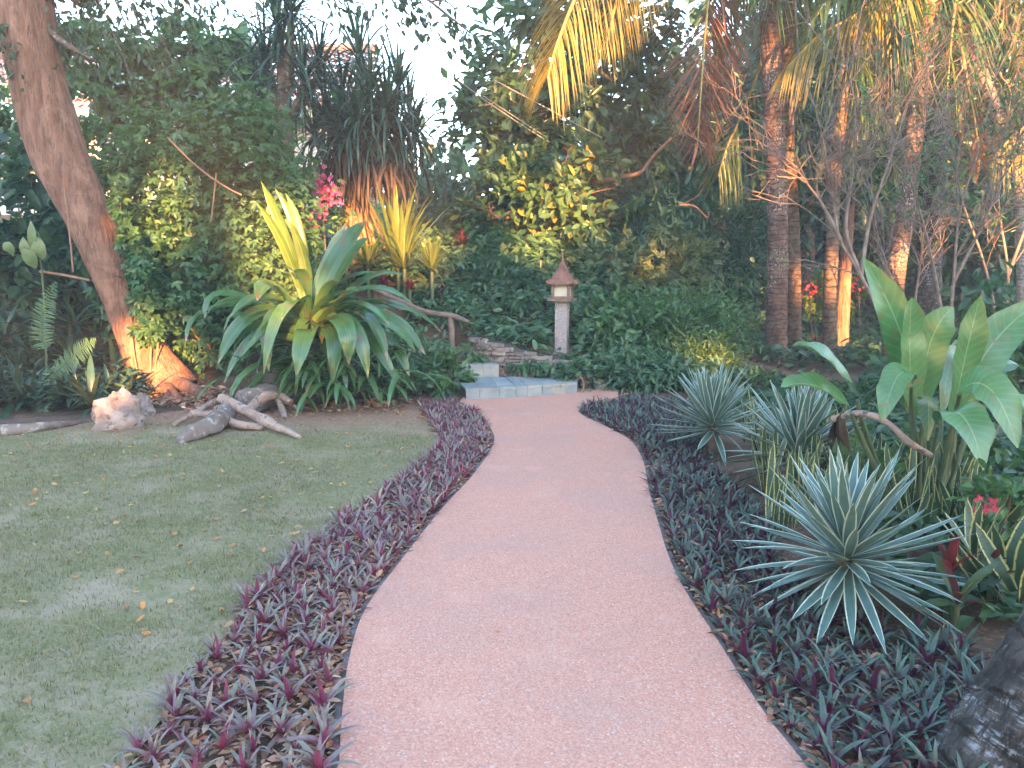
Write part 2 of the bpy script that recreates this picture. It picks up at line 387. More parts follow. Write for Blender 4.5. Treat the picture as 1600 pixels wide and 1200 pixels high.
M['cordy_red'] = leafmat('red_cordyline_leaf', [(.22, .02, .035), (.14, .015, .03), (.08, .03, .03)], trans=.35)
M['cordy_green'] = leafmat('cordyline_leaf', [(.05, .10, .05), (.07, .13, .06), (.10, .15, .06)], rough=.35, under=(.10, .03, .04))
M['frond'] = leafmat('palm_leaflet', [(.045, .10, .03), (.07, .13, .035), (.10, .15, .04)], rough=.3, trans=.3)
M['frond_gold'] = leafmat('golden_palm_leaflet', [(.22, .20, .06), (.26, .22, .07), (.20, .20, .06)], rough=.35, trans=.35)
M['frond_dead'] = leafmat('dead_palm_leaflet', [(.24, .11, .085), (.30, .14, .10), (.18, .09, .075)], rough=.6, trans=.3, spec=.2)
M['rachis'] = solidmat('palm_rachis', (.22, .19, .06), (.30, .22, .07), 6, .5)
M['pand'] = leafmat('screw_pine_leaf', [(.02, .06, .045), (.03, .075, .05), (.045, .09, .06)], rough=.3, trans=.15)
M['pand_dead'] = leafmat('dead_screw_pine_leaf', [(.055, .04, .032), (.085, .055, .042), (.04, .035, .03)], rough=.7, trans=.15, spec=.2)
M['yucca'] = leafmat('yellow_spiky_leaf', [(.09, .14, .035), (.15, .17, .045)], trans=.35)
M['pink'] = leafmat('magenta_bract', [(.46, .07, .20), (.55, .13, .28)], trans=.3, rough=.6)
M['redflower'] = leafmat('red_petal', [(.50, .025, .08), (.42, .03, .09)], trans=.25, rough=.6)
M['whiteflower'] = leafmat('white_petal', [(.7, .6, .55), (.75, .6, .58)], trans=.25, rough=.6)
M['litter'] = leafmat('fallen_leaf_colour', [(.42, .16, .05), (.50, .24, .08), (.30, .12, .06), (.50, .32, .11), (.40, .25, .16)], rough=.6, trans=.1, spec=.3)
M['litter_y'] = leafmat('yellow_fallen_leaf_colour', [(.42, .31, .11), (.36, .32, .14)], rough=.6, trans=.15, spec=.3)
M['bed_litter'] = leafmat('bed_litter_colour', [(.22, .11, .065), (.38, .19, .10), (.46, .30, .20), (.18, .12, .09), (.36, .14, .08), (.5, .36, .27)], rough=.7, trans=.05, spec=.2)
M['grass'] = leafmat('lawn_blade', [(.135, .16, .065), (.165, .18, .075), (.31, .25, .15), (.165, .18, .08), (.33, .265, .16)], rough=.6, trans=.2, spec=.25)
M['bark'] = solidmat('tree_bark', (.25, .12, .078), (.41, .225, .16), 13, .9, 1.0, c3=(.21, .125, .10), s3=26, stretch=(1, 1, .2), bscale=34, bdist=.09, cracks=(.085, .045, .033))
M['bark2'] = solidmat('grey_brown_bark', (.10, .075, .06), (.19, .14, .11), 8, .9, .7, c3=(.28, .25, .21), s3=14)
M['twig'] = solidmat('bare_twig_bark', (.16, .115, .095), (.28, .21, .18), 10, .8, .3)
M['vinestem'] = solidmat('dry_stem', (.22, .12, .08), (.30, .17, .11), 10, .8)
M['stem'] = solidmat('green_stem', (.07, .10, .05), (.11, .13, .07), 10, .6)
M['palm1'] = palmbark('palm_bark_reddish', (.085, .052, .042), (.17, .10, .078), (.50, .42, .40))
M['palm2'] = palmbark('palm_bark_brown', (.10, .068, .05), (.17, .115, .085), (.3, .26, .23), 10, (.58, .7))
M['palm3'] = palmbark('palm_bark_dark_lichen', (.022, .019, .018), (.07, .06, .055), (.22, .24, .26), 7, (.56, .62), (.44, .56), dash=(.21, .23, .26))
M['palm4'] = palmbark('palm_bark_grey', (.20, .19, .18), (.30, .27, .25), (.45, .45, .45), 18)
M['drift'] = solidmat('weathered_wood', (.27, .18, .145), (.42, .33, .29), 7, .9, .9, c3=(.12, .10, .09), s3=16, stretch=(1, 1, 1), bscale=26)
M['drift_dark'] = solidmat('dark_weathered_wood', (.16, .12, .105), (.28, .23, .21), 7, .9, .9, c3=(.36, .33, .31), s3=14, bscale=24)
M['rail'] = solidmat('rail_wood', (.16, .11, .088), (.25, .185, .155), 9, .8, .4)
M['rock'] = solidmat('pitted_rock', (.25, .18, .155), (.44, .35, .31), 7, .95, 1.0, c3=(.14, .11, .10), s3=11, bscale=18)
M['slate'] = solidmat('slate_tile', (.20, .24, .26), (.31, .33, .33), 5, .55, .25, c3=(.30, .28, .25), s3=3, bscale=30)
M['stone'] = solidmat('wall_stone', (.20, .16, .145), (.34, .29, .265), 9, .9, .7, c3=(.12, .10, .09), s3=16)
M['mortar'] = solidmat('wall_core', (.06, .05, .045), (.09, .075, .065), 10, .95)
M['post'] = solidmat('pebbledash_post', (.36, .31, .33), (.62, .55, .55), 70, .9, 1.0, detail=2, bscale=90)
M['copper'] = solidmat('rusty_roof', (.19, .085, .06), (.27, .145, .11), 9, .75, .35, c3=(.12, .07, .055), s3=14)
M['lampwood'] = solidmat('lantern_wood', (.16, .10, .075), (.26, .18, .14), 14, .7, .2)
M['lampglass'] = solidmat('frosted_lamp_pane', (.46, .44, .36), (.54, .52, .43), 6, .35, spec=.5)
M['roof'] = solidmat('pink_roof_tile', (.40, .22, .18), (.52, .33, .27), 3, .8, .4, c3=(.33, .2, .17), s3=2)
M['wall'] = solidmat('cream_house_wall', (.62, .54, .46), (.70, .62, .54), 2, .85)
M['teal'] = solidmat('teal_roof_sheet', (.10, .24, .22), (.14, .30, .27), 3, .5)
M['pane'] = solidmat('window_pane', (.03, .05, .06), (.05, .07, .08), 2, .08, spec=.6)
M['wire'] = solidmat('grey_cable', (.30, .27, .27), (.36, .33, .32), 5, .5)
M['kerb'] = solidmat('path_edge_concrete', (.12, .10, .10), (.19, .17, .165), 14, .9, .4)

# ground: dark soil with litter-coloured mottling
def groundmat():
    m, nt, b, out = newmat('garden_soil'); N = NT(nt); tc = N.n('ShaderNodeTexCoord'); v = tc.outputs['Object']
    col = N.mix(N.smooth(N.noise(v, 3, 6), .35, .7), (.075, .048, .034), (.15, .10, .075))
    col = N.mix(N.math('MULTIPLY', N.smooth(N.noise(v, 45, 3), .55, .65), .8), col, (.26, .15, .085))
    col = N.mix(N.math('MULTIPLY', N.smooth(N.noise(v, 30, 3), .60, .70), .8), col, (.045, .035, .03))
    N.l(col, b.inputs['Base Color']); b.inputs['Roughness'].default_value = .95; b.inputs['Specular IOR Level'].default_value = .15
    bp = N.n('ShaderNodeBump'); bp.inputs['Strength'].default_value = .8; bp.inputs['Distance'].default_value = .02
    N.l(N.noise(v, 40, 6, .7), bp.inputs['Height']); N.l(bp.outputs[0], b.inputs['Normal']); return m
def lawnmat():
    m, nt, b, out = newmat('worn_lawn'); N = NT(nt); tc = N.n('ShaderNodeTexCoord'); v = tc.outputs['Object']
    mp = N.n('ShaderNodeMapping'); mp.inputs['Scale'].default_value = (1, 1.1, 1); N.l(v, mp.inputs[0])
    g = N.mix(N.smooth(N.noise(mp.outputs[0], 60, 4, .7), .35, .7), (.145, .15, .07), (.23, .205, .11))
    dry = N.smooth(N.noise(mp.outputs[0], 2.1, 8, .72), .40, .66)
    g = N.mix(N.math('MULTIPLY', dry, .8), g, (.32, .25, .185))
    g = N.mix(N.math('MULTIPLY', N.smooth(N.noise(v, 26, 4, .7), .52, .66), .6), g, (.30, .235, .18))
    xyz = N.n('ShaderNodeSeparateXYZ'); N.l(v, xyz.inputs[0])
    e = N.math('ADD', xyz.outputs[1], N.math('MULTIPLY', N.math('SUBTRACT', N.noise(v, 1.4, 5, .65), .5), 3.0))
    soil = N.mix(N.smooth(N.noise(v, 22, 5), .35, .65), (.23, .12, .08), (.33, .20, .145))
    g = N.mix(N.math('MULTIPLY', N.smooth(e, 7.1, 8.4), .9), g, soil)
    N.l(g, b.inputs['Base Color']); b.inputs['Roughness'].default_value = .95; b.inputs['Specular IOR Level'].default_value = .1
    bp = N.n('ShaderNodeBump'); bp.inputs['Strength'].default_value = .5; bp.inputs['Distance'].default_value = .015
    N.l(N.noise(v, 90, 4, .7), bp.inputs['Height']); N.l(bp.outputs[0], b.inputs['Normal']); return m
def pathmat():
    m, nt, b, out = newmat('pink_exposed_aggregate'); N = NT(nt); tc = N.n('ShaderNodeTexCoord'); v = tc.outputs['Object']
    vo = N.n('ShaderNodeTexVoronoi'); vo.inputs['Scale'].default_value = 125; N.l(v, vo.inputs['Vector'])
    s = N.n('ShaderNodeSeparateXYZ'); N.l(vo.outputs['Color'], s.inputs[0])
    peb = N.ramp(s.outputs[0], [(0, (.42, .185, .128)), (.25, (.53, .255, .183)), (.5, (.48, .222, .158)), (.72, (.56, .305, .225)), (.9, (.45, .207, .148)), (1, (.56, .39, .32))])
    gap = N.smooth(vo.outputs['Distance'], .55, .85)
    col = N.mix(N.math('MULTIPLY', gap, .55), peb, (.27, .15, .13))
    big = N.noise(v, 1.1, 5, .6)
    col = N.mix(N.math('MULTIPLY', N.smooth(big, .42, .68), .30), col, (.32, .215, .19))
    col = N.mix(N.math('MULTIPLY', N.smooth(N.noise(v, 2.6, 3), .55, .75), .25), col, (.62, .36, .27))
    N.l(col, b.inputs['Base Color']); b.inputs['Roughness'].default_value = .8; b.inputs['Specular IOR Level'].default_value = .3
    bp = N.n('ShaderNodeBump'); bp.inputs['Strength'].default_value = .55; bp.inputs['Distance'].default_value = .004; bp.invert = True
    N.l(vo.outputs['Distance'], bp.inputs['Height']); N.l(bp.outputs[0], b.inputs['Normal']); return m
M['ground'] = groundmat(); M['lawn'] = lawnmat(); M['path'] = pathmat()

# ------------------------------------------------------------------ ground, lawn, path
gx = np.concatenate([[-70, -60, -50, -40], np.linspace(-28, 28, 113), [40, 50, 60, 70]])
gy = np.concatenate([[-70, -50, -30, -15, -8], np.linspace(-4, 30, 120), [36, 45, 60, 70]])
X, Y = np.meshgrid(gx, gy); mb = MB()
nx = len(gx); i, k = np.meshgrid(np.arange(len(gy) - 1), np.arange(nx - 1), indexing='ij'); a = i * nx + k
mb.add(np.stack([X, Y, height(X, Y) - .006], 2).reshape(-1, 3), np.stack([X, Y], 2).reshape(-1, 2), np.stack([a, a + 1, a + nx + 1, a + nx], 2).reshape(-1, 4))
part('ground', mb, M['ground'], kind='structure')
def sheet(name, poly, z, mat, skirt=0.0):
    poly = np.asarray(poly)[:, :2]; mb = MB()
    v = np.column_stack([poly, np.full(len(poly), z)])
    t = np.array(tessellate_polygon([[Vector(p) for p in v]]))
    a, b_, c = v[t[:, 0]], v[t[:, 1]], v[t[:, 2]]
    fl = np.cross(b_ - a, c - a)[:, 2] < 0; t[fl] = t[fl][:, ::-1]
    mb.add(v, v[:, :2], t=t)
    if skirt:
        n = len(v); lo = v - np.array([0, 0, skirt]); kk = np.arange(n)
        mb.add(np.vstack([v, lo]), None, np.stack([kk, kk + n, (kk + 1) % n + n, (kk + 1) % n], 1))
    return part(name, mb, mat, kind='structure', smooth=False)
PL = np.array([G(*p) for p in [(530, 1200), (535, 1120), (545, 1040), (570, 960), (620, 890), (690, 800), (740, 745), (772, 695), (764, 668), (748, 647), (718, 630)]])
PR = np.array([G(*p) for p in [(1255, 1200), (1200, 1130), (1160, 1070), (1110, 990), (1065, 920), (1043, 870), (1028, 820), (1014, 770), (1004, 722), (983, 690), (940, 666), (905, 648), (912, 637), (932, 629), (966, 623)]])
left_edge = np.vstack([[(-.5, -4, 0), (-.5, 0, 0)], catmull(PL, 50)])
right_edge = np.vstack([[(.95, -4, 0), (.95, 0, 0)], catmull(PR, 70)])
far_edge = np.array([G(728, 618), G(800, 612), G(905, 608), G(966, 612)])
sheet('path', np.vstack([left_edge, far_edge, right_edge[::-1]]), .022, M['path'], .03)
def edgestrip(edge, sgn):
    t = norm(np.gradient(edge[:, :2], axis=0)); o = np.column_stack([-t[:, 1], t[:, 0]]) * sgn
    mb = MB(); n = len(edge); w = .028
    pr = [(0.002, .012), (w, .014), (w, -.02)]
    v = np.concatenate([np.column_stack([edge[:, :2] + o * a, np.full(n, z)]) for a, z in pr])
    i = np.arange(n - 1); q = np.concatenate([np.stack([i + j * n, i + 1 + j * n, i + 1 + (j + 1) * n, i + (j + 1) * n], 1) for j in (0, 1)])
    if sgn < 0: q = q[:, ::-1]
    mb.add(v, None, q[:, ::-1]); part('path_edge', mb, M['kerb'], kind='structure')
edgestrip(left_edge, 1); edgestrip(right_edge[:-12], -1)
BORDER_OUT = np.array([G(*p) for p in [(200, 1200), (270, 1100), (350, 1000), (450, 880), (600, 770), (668, 715), (690, 690), (668, 660), (655, 632)]])
lawn_top = np.array([G(*p) for p in [(560, 634), (450, 636), (330, 637), (215, 650), (120, 664), (0, 674), (-150, 684), (-500, 700)]])
LAWN = np.vstack([[(-1.15, -3, 0), (-1.15, 1.0, 0)], catmull(BORDER_OUT, 40), lawn_top, [(-9, 3, 0), (-9, -3, 0)]])
sheet('lawn', LAWN, .004, M['lawn'])

# ------------------------------------------------------------------ house behind the trees
HY = 23.0
house = empty('house', (P(230, 150, HY)[0], HY, hz(-10, HY) - .3), 'house with pink tiled roof glimpsed behind the trees at upper left', 'house')
x0, x1 = P(-160, 0, HY)[0], P(560, 0, HY)[0]
ze, zr = P(0, 178, HY)[2], P(0, 80, HY + 3)[2]
zb = hz(-10, HY) - .5
mb = MB(); box(mb, ((x0 + x1) / 2, HY + 3.3, (zb + ze) / 2), ((x1 - x0) / 2 - .5, 2.7, (ze - zb) / 2)); part('wall', mb, M['wall'], house, smooth=False)
mb = MB(); nrow = 15
for r in range(nrow):
    f0, f1 = r / nrow, (r + 1) / nrow
    for sg in (1, -1):
        ya, yb = HY + 3 - sg * 3.2 * (1 - f0), HY + 3 - sg * 3.2 * (1 - f1)
        za, zb_ = ze + (zr - ze) * f0, ze + (zr - ze) * f1 
        nc = 46; xs = np.linspace(x0, x1, nc)
        for kx in range(nc - 1):
            bump = .05 * math.sin(kx * 2.1 + r)
            mb.add([(xs[kx], ya, za + .06), (xs[kx + 1], ya, za + .06), (xs[kx + 1], yb, zb_ + .0), (xs[kx], yb, zb_), ((xs[kx] + xs[kx + 1]) / 2, ya - sg * .02, za + .14), ((xs[kx] + xs[kx + 1]) / 2, yb, zb_ + .08)], None,
                   [[0, 4, 5, 3], [4, 1, 2, 5]] if sg > 0 else [[3, 5, 4, 0], [5, 2, 1, 4]])
rf = part('roof', mb, M['roof'], house, smooth=False)
mb = MB(); tube(mb, [(x0, HY + 3, zr + .1), (x1, HY + 3, zr + .1)], .13, 8); part('ridge', mb, M['roof'], rf)
mb = MB(); box(mb, ((x0 + x1) / 2, HY - .25, ze - .02), ((x1 - x0) / 2, .05, .12)); part('fascia', mb, M['teal'], house, smooth=False)
for px, py in ((195, 110), (330, 150), (430, 160)):
    c = P(px, py, HY + .3); mb = MB()
    mb.add([c + (-.9, 0, -.7), c + (.9, 0, -.7), c + (0, 0, .5), c + (-.9, 2.6, -.7), c + (.9, 2.6, -.7), c + (0, 2.6, .5)], None, [[0, 2, 5, 3], [2, 1, 4, 5]], [[0, 1, 2]])
    part('dormer', mb, M['teal'], house, smooth=False)
for px in (-30, 30, 110, 190, 270, 350, 430):
    c = P(px, 240, HY + .6); mb = MB(); box(mb, (c[0], HY + .58, c[2]), (.5, .04, .6)); w_ = part('window', mb, M['lampwood'], house, smooth=False)
    mb = MB(); box(mb, (c[0], HY + .53, c[2]), (.42, .02, .52)); part('pane', mb, M['pane'], w_, smooth=False)

# ------------------------------------------------------------------ steps, wall, lantern, handrail
def step(name, poly, z0, z1, label, ntile):
    poly = np.array(poly); st = empty(name, (poly[:, 0].mean(), poly[:, 1].mean(), z0), label, 'step')
    mb = MB(); n = len(poly); inner = poly.copy()
    v = np.column_stack([poly, np.full(n, z1 - .03)]); lo = np.column_stack([poly, np.full(n, z0 - .1)]); kk = np.arange(n)
    t = np.array(tessellate_polygon([[Vector(p) for p in v]]))
    a, b_, c = v[t[:, 0]], v[t[:, 1]], v[t[:, 2]]; fl = np.cross(b_ - a, c - a)[:, 2] < 0; t[fl] = t[fl][:, ::-1]
    mb.add(v, None, t=t); mb.add(np.vstack([v, lo]), None, np.stack([kk, (kk + 1) % n, (kk + 1) % n + n, kk + n], 1))
    part('core', mb, M['mortar'], st, smooth=False)
    return st
def slab(parent, quad, z0, z1, name='tile', mat=None):      # quad: 4 plan points
    mb = MB(); q = np.array(quad, float); v = np.vstack([np.column_stack([q, np.full(4, z0)]), np.column_stack([q, np.full(4, z1)])]) + rng.normal(size=(8, 3)) * .0015
    f = [[4, 5, 6, 7], [0, 1, 5, 4], [1, 2, 6, 5], [2, 3, 7, 6], [3, 0, 4, 7]]
    if np.cross(q[1] - q[0], q[2] - q[0]) < 0: f = [x[::-1] for x in f]
    vv = np.concatenate([v[x] for x in f]); mb.add(vv, None, np.arange(20).reshape(5, 4))
    return part(name, mb, mat or M['slate'], parent, smooth=False)
def slatestep(front, back, z0, z1, nt, label, nb=1):
    fr, bk = np.array(front, float), np.array(back, float)
    st = step('stone_step', np.vstack([fr + (0, .04), bk[::-1]]), z0, z1, label, nt)
    fi = lambda A, s: np.array([np.interp(s, np.linspace(0, 1, len(A)), A[:, j]) for j in (0, 1)])
    cuts = np.concatenate([[0], np.sort((np.arange(1, nt) + rng.uniform(-.25, .25, nt - 1)) / nt), [1]])
    for a, b_ in zip(cuts[:-1], cuts[1:]):
        a += .0015; b_ -= .0015
        o = rng.uniform(-.006, .006)
        slab(st, [fi(fr, a) + (0, o), fi(fr, b_) + (0, o), fi(fr, b_) + (0, .04), fi(fr, a) + (0, .04)], z0 - .05, z1 - .031)
        for j in range(nb):
            g0, g1 = j / nb, (j + 1) / nb - .01
            A0, A1 = fi(fr, a) - (0, .012), fi(fr, b_) - (0, .012); B0, B1 = fi(bk, a), fi(bk, b_)
            slab(st, [A0 + (B0 - A0) * g0, A1 + (B1 - A1) * g0, A1 + (B1 - A1) * g1, A0 + (B0 - A0) * g1], z1 - .029, z1 + rng.uniform(-.002, .002))
    return st
g = lambda px, py, z=0: G(px, py, z)[:2]
slatestep([g(728, 627), g(780, 625), g(830, 622), g(872, 619), g(902, 616)], [(-.75, 10.3), (-.3, 10.33), (.1, 10.36), (.5, 10.36), (.86, 10.28)], 0, .15, 8, 'wide bottom step of grey slate at the end of the pink path', 1)
slatestep([(-1.0, 10.22), (-.62, 10.28), (-.17, 10.36)], [(-1.1, 10.75), (-.65, 10.8), (-.2, 10.85)], .15, .31, 4, 'narrower upper slate step half hidden by plants beside the stone wall', 1)
slatestep([(-1.35, 10.72), (-.9, 10.78), (-.45, 10.83)], [(-1.45, 11.25), (-.95, 11.3), (-.5, 11.35)], .31, .47, 4, 'topmost slate step turning left under the handrail', 1)

wallp = catmull([(-.62, 10.86), (-.18, 10.52), (.2, 10.42), (.55, 10.38), (.88, 10.2), (1.15, 10.02)], 60)
wt = catmull([(0, .66, 0), (.15, .58, 0), (.3, .48, 0), (.5, .42, 0), (.7, .36, 0), (.85, .26, 0), (1, .1, 0)], 60)
wall = empty('stone_wall', (.3, 10.4, .1), 'low dry stacked stone wall behind the slate steps below the lantern', 'wall')
mb = MB()
nw = len(wallp); tn = norm(np.gradient(wallp, axis=0)); on = np.column_stack([-tn[:, 1], tn[:, 0]])
Wa = np.column_stack([wallp + on * .05, np.full(nw, -.1)]); Wb = np.column_stack([wallp + on * .05, wt[:, 1] - .02]); Wc = np.column_stack([wallp + on * .45, wt[:, 1] - .0])
i = np.arange(nw - 1)
mb.add(np.vstack([Wa, Wb, Wc]), None, np.concatenate([np.stack([i, i + 1, i + 1 + nw, i + nw], 1), np.stack([i + nw, i + 1 + nw, i + 1 + 2 * nw, i + 2 * nw], 1)]))
part('core', mb, M['mortar'], wall)
L = np.concatenate([[0], np.cumsum(np.linalg.norm(np.diff(wallp, axis=0), axis=1))]); tot = L[-1]
zrow = .0
while zrow < .84:
    hrow = rng.uniform(.035, .06); s = rng.uniform(0, .1)
    while s < tot:
        ln = rng.uniform(.09, .22); sm_ = min(s + ln / 2, tot)
        p = [np.interp(sm_, L, wallp[:, j]) for j in (0, 1)]; top = np.interp(sm_, L, wt[:, 1])
        base_ = .15 if -.25 < p[0] < .9 else (.0 if p[0] > .9 else .3)
        if zrow + hrow < top + .02 and zrow + hrow > base_ - .03:
            tg = [np.interp(sm_, L, tn[:, j]) for j in (0, 1)]; ang = math.atan2(tg[1], tg[0])
            mb = MB(); dd = rng.uniform(.03, .055)
            box(mb, (p[0] - tg[1] * (.05 - dd * .4) , p[1] + tg[0] * (.05 - dd * .4), zrow + hrow / 2), (ln / 2 - .004, dd, hrow / 2 - .003), ang, .006)
            part('stone', mb, M['stone'], wall, smooth=False)
        s += ln
    zrow += hrow

LX, LY = P(878, 540, 10.95)[0], 10.95
lz = lambda py: P(878, py, LY)[2]
lan = empty('garden_lantern', (LX, LY, hz(LX, LY)), 'garden lantern with flared rusty roof on a square pebbledash post', 'lantern', rot=(0, 0, 0))
def lroot(pts): return pts
A = R(-16)
def lbox(nm, c, h, mat, jit=0, parent=None):
    cr, sr = math.cos(A), math.sin(A); mb = MB()
    box(mb, (LX + c[0] * cr - c[1] * sr, LY + c[0] * sr + c[1] * cr, c[2]), h, A, jit); return part(nm, mb, mat, parent or lan, smooth=False)
ztray = lz(468)
lbox('post', (0, 0, (ztray - .02 + .1) / 2), (.083, .083, (ztray - .02 - .1) / 2), M['post'])
lbox('tray', (0, 0, ztray), (.17, .17, .019), M['lampwood'])
zt, zl0 = lz(443), ztray + .019
for sx in (-1, 1):
    for sy in (-1, 1): lbox('frame_post', (sx * .108, sy * .108, (zl0 + zt) / 2), (.018, .018, (zt - zl0) / 2), M['lampwood'])
for k in range(4):
    a = k * math.pi / 2; c, s = math.cos(a), math.sin(a)
    h = (.012, .09, .014) if k % 2 == 0 else (.09, .012, .014)
    lbox('rail', (.108 * c, .108 * s, zl0 + .014), h, M['lampwood']); lbox('rail', (.108 * c, .108 * s, zt - .014), h, M['lampwood'])
    lbox('pane', (.1 * c, .1 * s, (zl0 + zt) / 2), (.003, .09, (zt - zl0) / 2 - .028) if k % 2 == 0 else (.09, .003, (zt - zl0) / 2 - .028), M['lampglass'])
# flared roof: four concave faces with raised hips
mb = MB(); zt2 = lz(411); prof = [(.205, -.012), (.188, .012), (.135, .06), (.092, .12), (.058, .19), (.03, .255), (.016, .285)]
zs = (zt2 - zt) / .285
def ringp(r, z, sag):
    pts = []
    for k in range(4):
        a0 = A + math.pi / 4 + k * math.pi / 2; a1 = a0 + math.pi / 2
        p0 = np.array([math.cos(a0), math.sin(a0)]) * r * 1.3; p1 = np.array([math.cos(a1), math.sin(a1)]) * r * 1.3
        for f in np.linspace(0, 1, 6)[:-1]:
            p = p0 + (p1 - p0) * f; lift = sag * (abs(2 * f - 1)) ** 2
            pts.append((LX + p[0], LY + p[1], zt + z * zs + lift))
    return np.array(pts)
rings = [ringp(r, z, .025 if j < 2 else .0) for j, (r, z) in enumerate(prof)]
nn = len(rings[0]); kk = np.arange(nn)
v = np.vstack(rings + [ringp(.19, -.03, .02)])
qs = [np.stack([j * nn + kk, j * nn + (kk + 1) % nn, (j + 1) * nn + (kk + 1) % nn, (j + 1) * nn + kk], 1) for j in range(len(prof) - 1)]
u = len(prof) * nn; qs.append(np.stack([kk, u + kk, u + (kk + 1) % nn, (kk + 1) % nn], 1))
mb.add(v, None, np.concatenate(qs)); mb.add(np.vstack([v[u:u + nn], [(LX, LY, zt - .0)]]), None, t=np.stack([kk, np.full(nn, nn), (kk + 1) % nn], 1))
roof = part('roof', mb, M['copper'], lan, smooth=False)
for k in range(4):
    mb = MB(); tube(mb, [r[k * 5] + (0, 0, .004) for r in rings], .012, 6); part('ridge', mb, M['copper'], roof)
mb = MB(); tube(mb, [(LX, LY, zt2 - .02), (LX, LY, zt2 + .02), (LX, LY, zt2 + .05), (LX, LY, lz(394))], [.03, .022, .012, .004], 8); part('finial', mb, M['copper'], lan)

hr = empty('handrail', (P(705, 520, 10.9)[0], 10.9, hz(-.8, 10.9)), 'rough wooden log handrail on a post above the plants left of the lantern', 'handrail')
mb = MB(); tube(mb, catmull([P(585, 452, 11.6), P(625, 470, 11.3), (P(665, 487, 11.05)), P(705, 493, 10.9), P(732, 503, 10.8)], 14), [.036, .036, .04, .036, .04, .034, .036, .04, .036, .036, .04, .036, .032, .024], 8, .12); part('rail', mb, M['rail'], hr)
mb = MB(); p = P(704, 495, 10.9); tube(mb, [(p[0], p[1], hz(p[0], 10.9) - .2), (p[0] + .01, p[1], p[2] - .2), p], [.05, .045, .04], 8, .1); part('post', mb, M['rail'], hr)
mb = MB(); p = P(600, 458, 11.5); tube(mb, [(p[0], p[1], hz(p[0], 11.5) - .2), p], [.05, .04], 8, .1); part('post', mb, M['rail'], hr)
# ------------------------------------------------------------------ vegetation builders
def px2(Y): return Y / F
def blobs_px(bl):
    return [(P(b[0], b[1], b[2]), (b[3] * px2(b[2]), b[5], b[4] * px2(b[2]))) for b in bl]
def shrub(name, label, cat, bl, n, size, mat, tpl=LEAF, nclump=None, spread=.2, shell=.5, up=.9, stems=4, stemmat='bark2', group=None, base=None, srad=.02, szj=.5):
    B = blobs_px(bl); c0 = B[0][0]
    if base is None: base = (c0[0], c0[1], hz(c0[0], c0[1]))
    r = empty(name, base, label, cat, group)
    T, X, Z = clumps(B, n, size, nclump or max(10, n // 45), spread, shell, up)
    keep = T[:, 2] > height(T[:, 0], T[:, 1]) + .01
    T, X, Z = T[keep], X[keep], Z[keep]
    mb = MB(); scatter(mb, tpl, T, X, Z, size * (1 - szj / 2 + szj * rng.random(len(T))))
    part('foliage', mb, mat, r, kind='stuff')
    if stems:
        mb = MB()
        for k in range(stems):
            c, rr = B[k % len(B)]
            e = c + rdir(1)[0] * np.array(rr) * .6
            m_ = (np.array(base) + e) / 2 + rng.normal(size=3) * .12
            tube(mb, thru(np.array(base) + (rng.normal() * .06, rng.normal() * .06, -.1), m_, e, 8), np.linspace(srad, srad * .35, 8), 6)
        part('stem', mb, M[stemmat], r)
    return r
def tree(name, label, cat, trunk_px, widths, Y, bl, n, size, leaf, bark='bark2', tpl=LEAF, group=None, nclump=None, limbs=8, ns=12, rough=.1, spread=.2, shell=.35, up=.8):
    pts = np.array([P(a, b, Y if len(q) < 1 else q[0]) for a, b, *q in trunk_px]); rad = np.array(widths) * px2(Y) / 2
    base = pts[0].copy(); base[2] = hz(base[0], base[1])
    r = empty(name, base, label, cat, group)
    pts2 = np.vstack([[base[0], base[1], base[2] - .2], pts[1:]]) if abs(base[2] - pts[0][2]) < 3 else pts
    cm = catmull(pts2, 26); rd = np.interp(np.linspace(0, 1, 26), np.linspace(0, 1, len(rad)), rad)
    mb = MB(); tube(mb, cm, rd, ns, rough, seed=rng.random() * 9); part('trunk', mb, M[bark], r)
    if bl:
        B = blobs_px(bl)
        T, X, Z = clumps(B, n, size, nclump or max(14, n // 40), spread, shell, up)
        mb = MB(); scatter(mb, tpl, T, X, Z, size * (.7 + .6 * rng.random(len(T)))); part('crown', mb, M[leaf], r, kind='stuff')
        mb = MB()
        for k in range(limbs):
            c, rr = B[k % len(B)]; e = c + rdir(1)[0] * np.array(rr) * .75
            s = rng.uniform(.55, 1.0); q = cm[int(s * 25)]; m_ = (q + e) / 2 + rng.normal(size=3) * .2 + (0, 0, .1)
            r0 = max(.02, rd[int(s * 25)] * .45)
            path = thru(q, m_, e, 10); tube(mb, path, np.linspace(r0, .012, 10), 6, .1)
            for j in range(3):
                q2 = path[int(rng.uniform(4, 9))]; e2 = q2 + rng.normal(size=3) * np.array(rr) * .5
                tube(mb, thru(q2, (q2 + e2) / 2 + rng.normal(size=3) * .1, e2, 6), np.linspace(r0 * .4, .008, 6), 5)
        part('limbs', mb, M[bark], r)
    return r
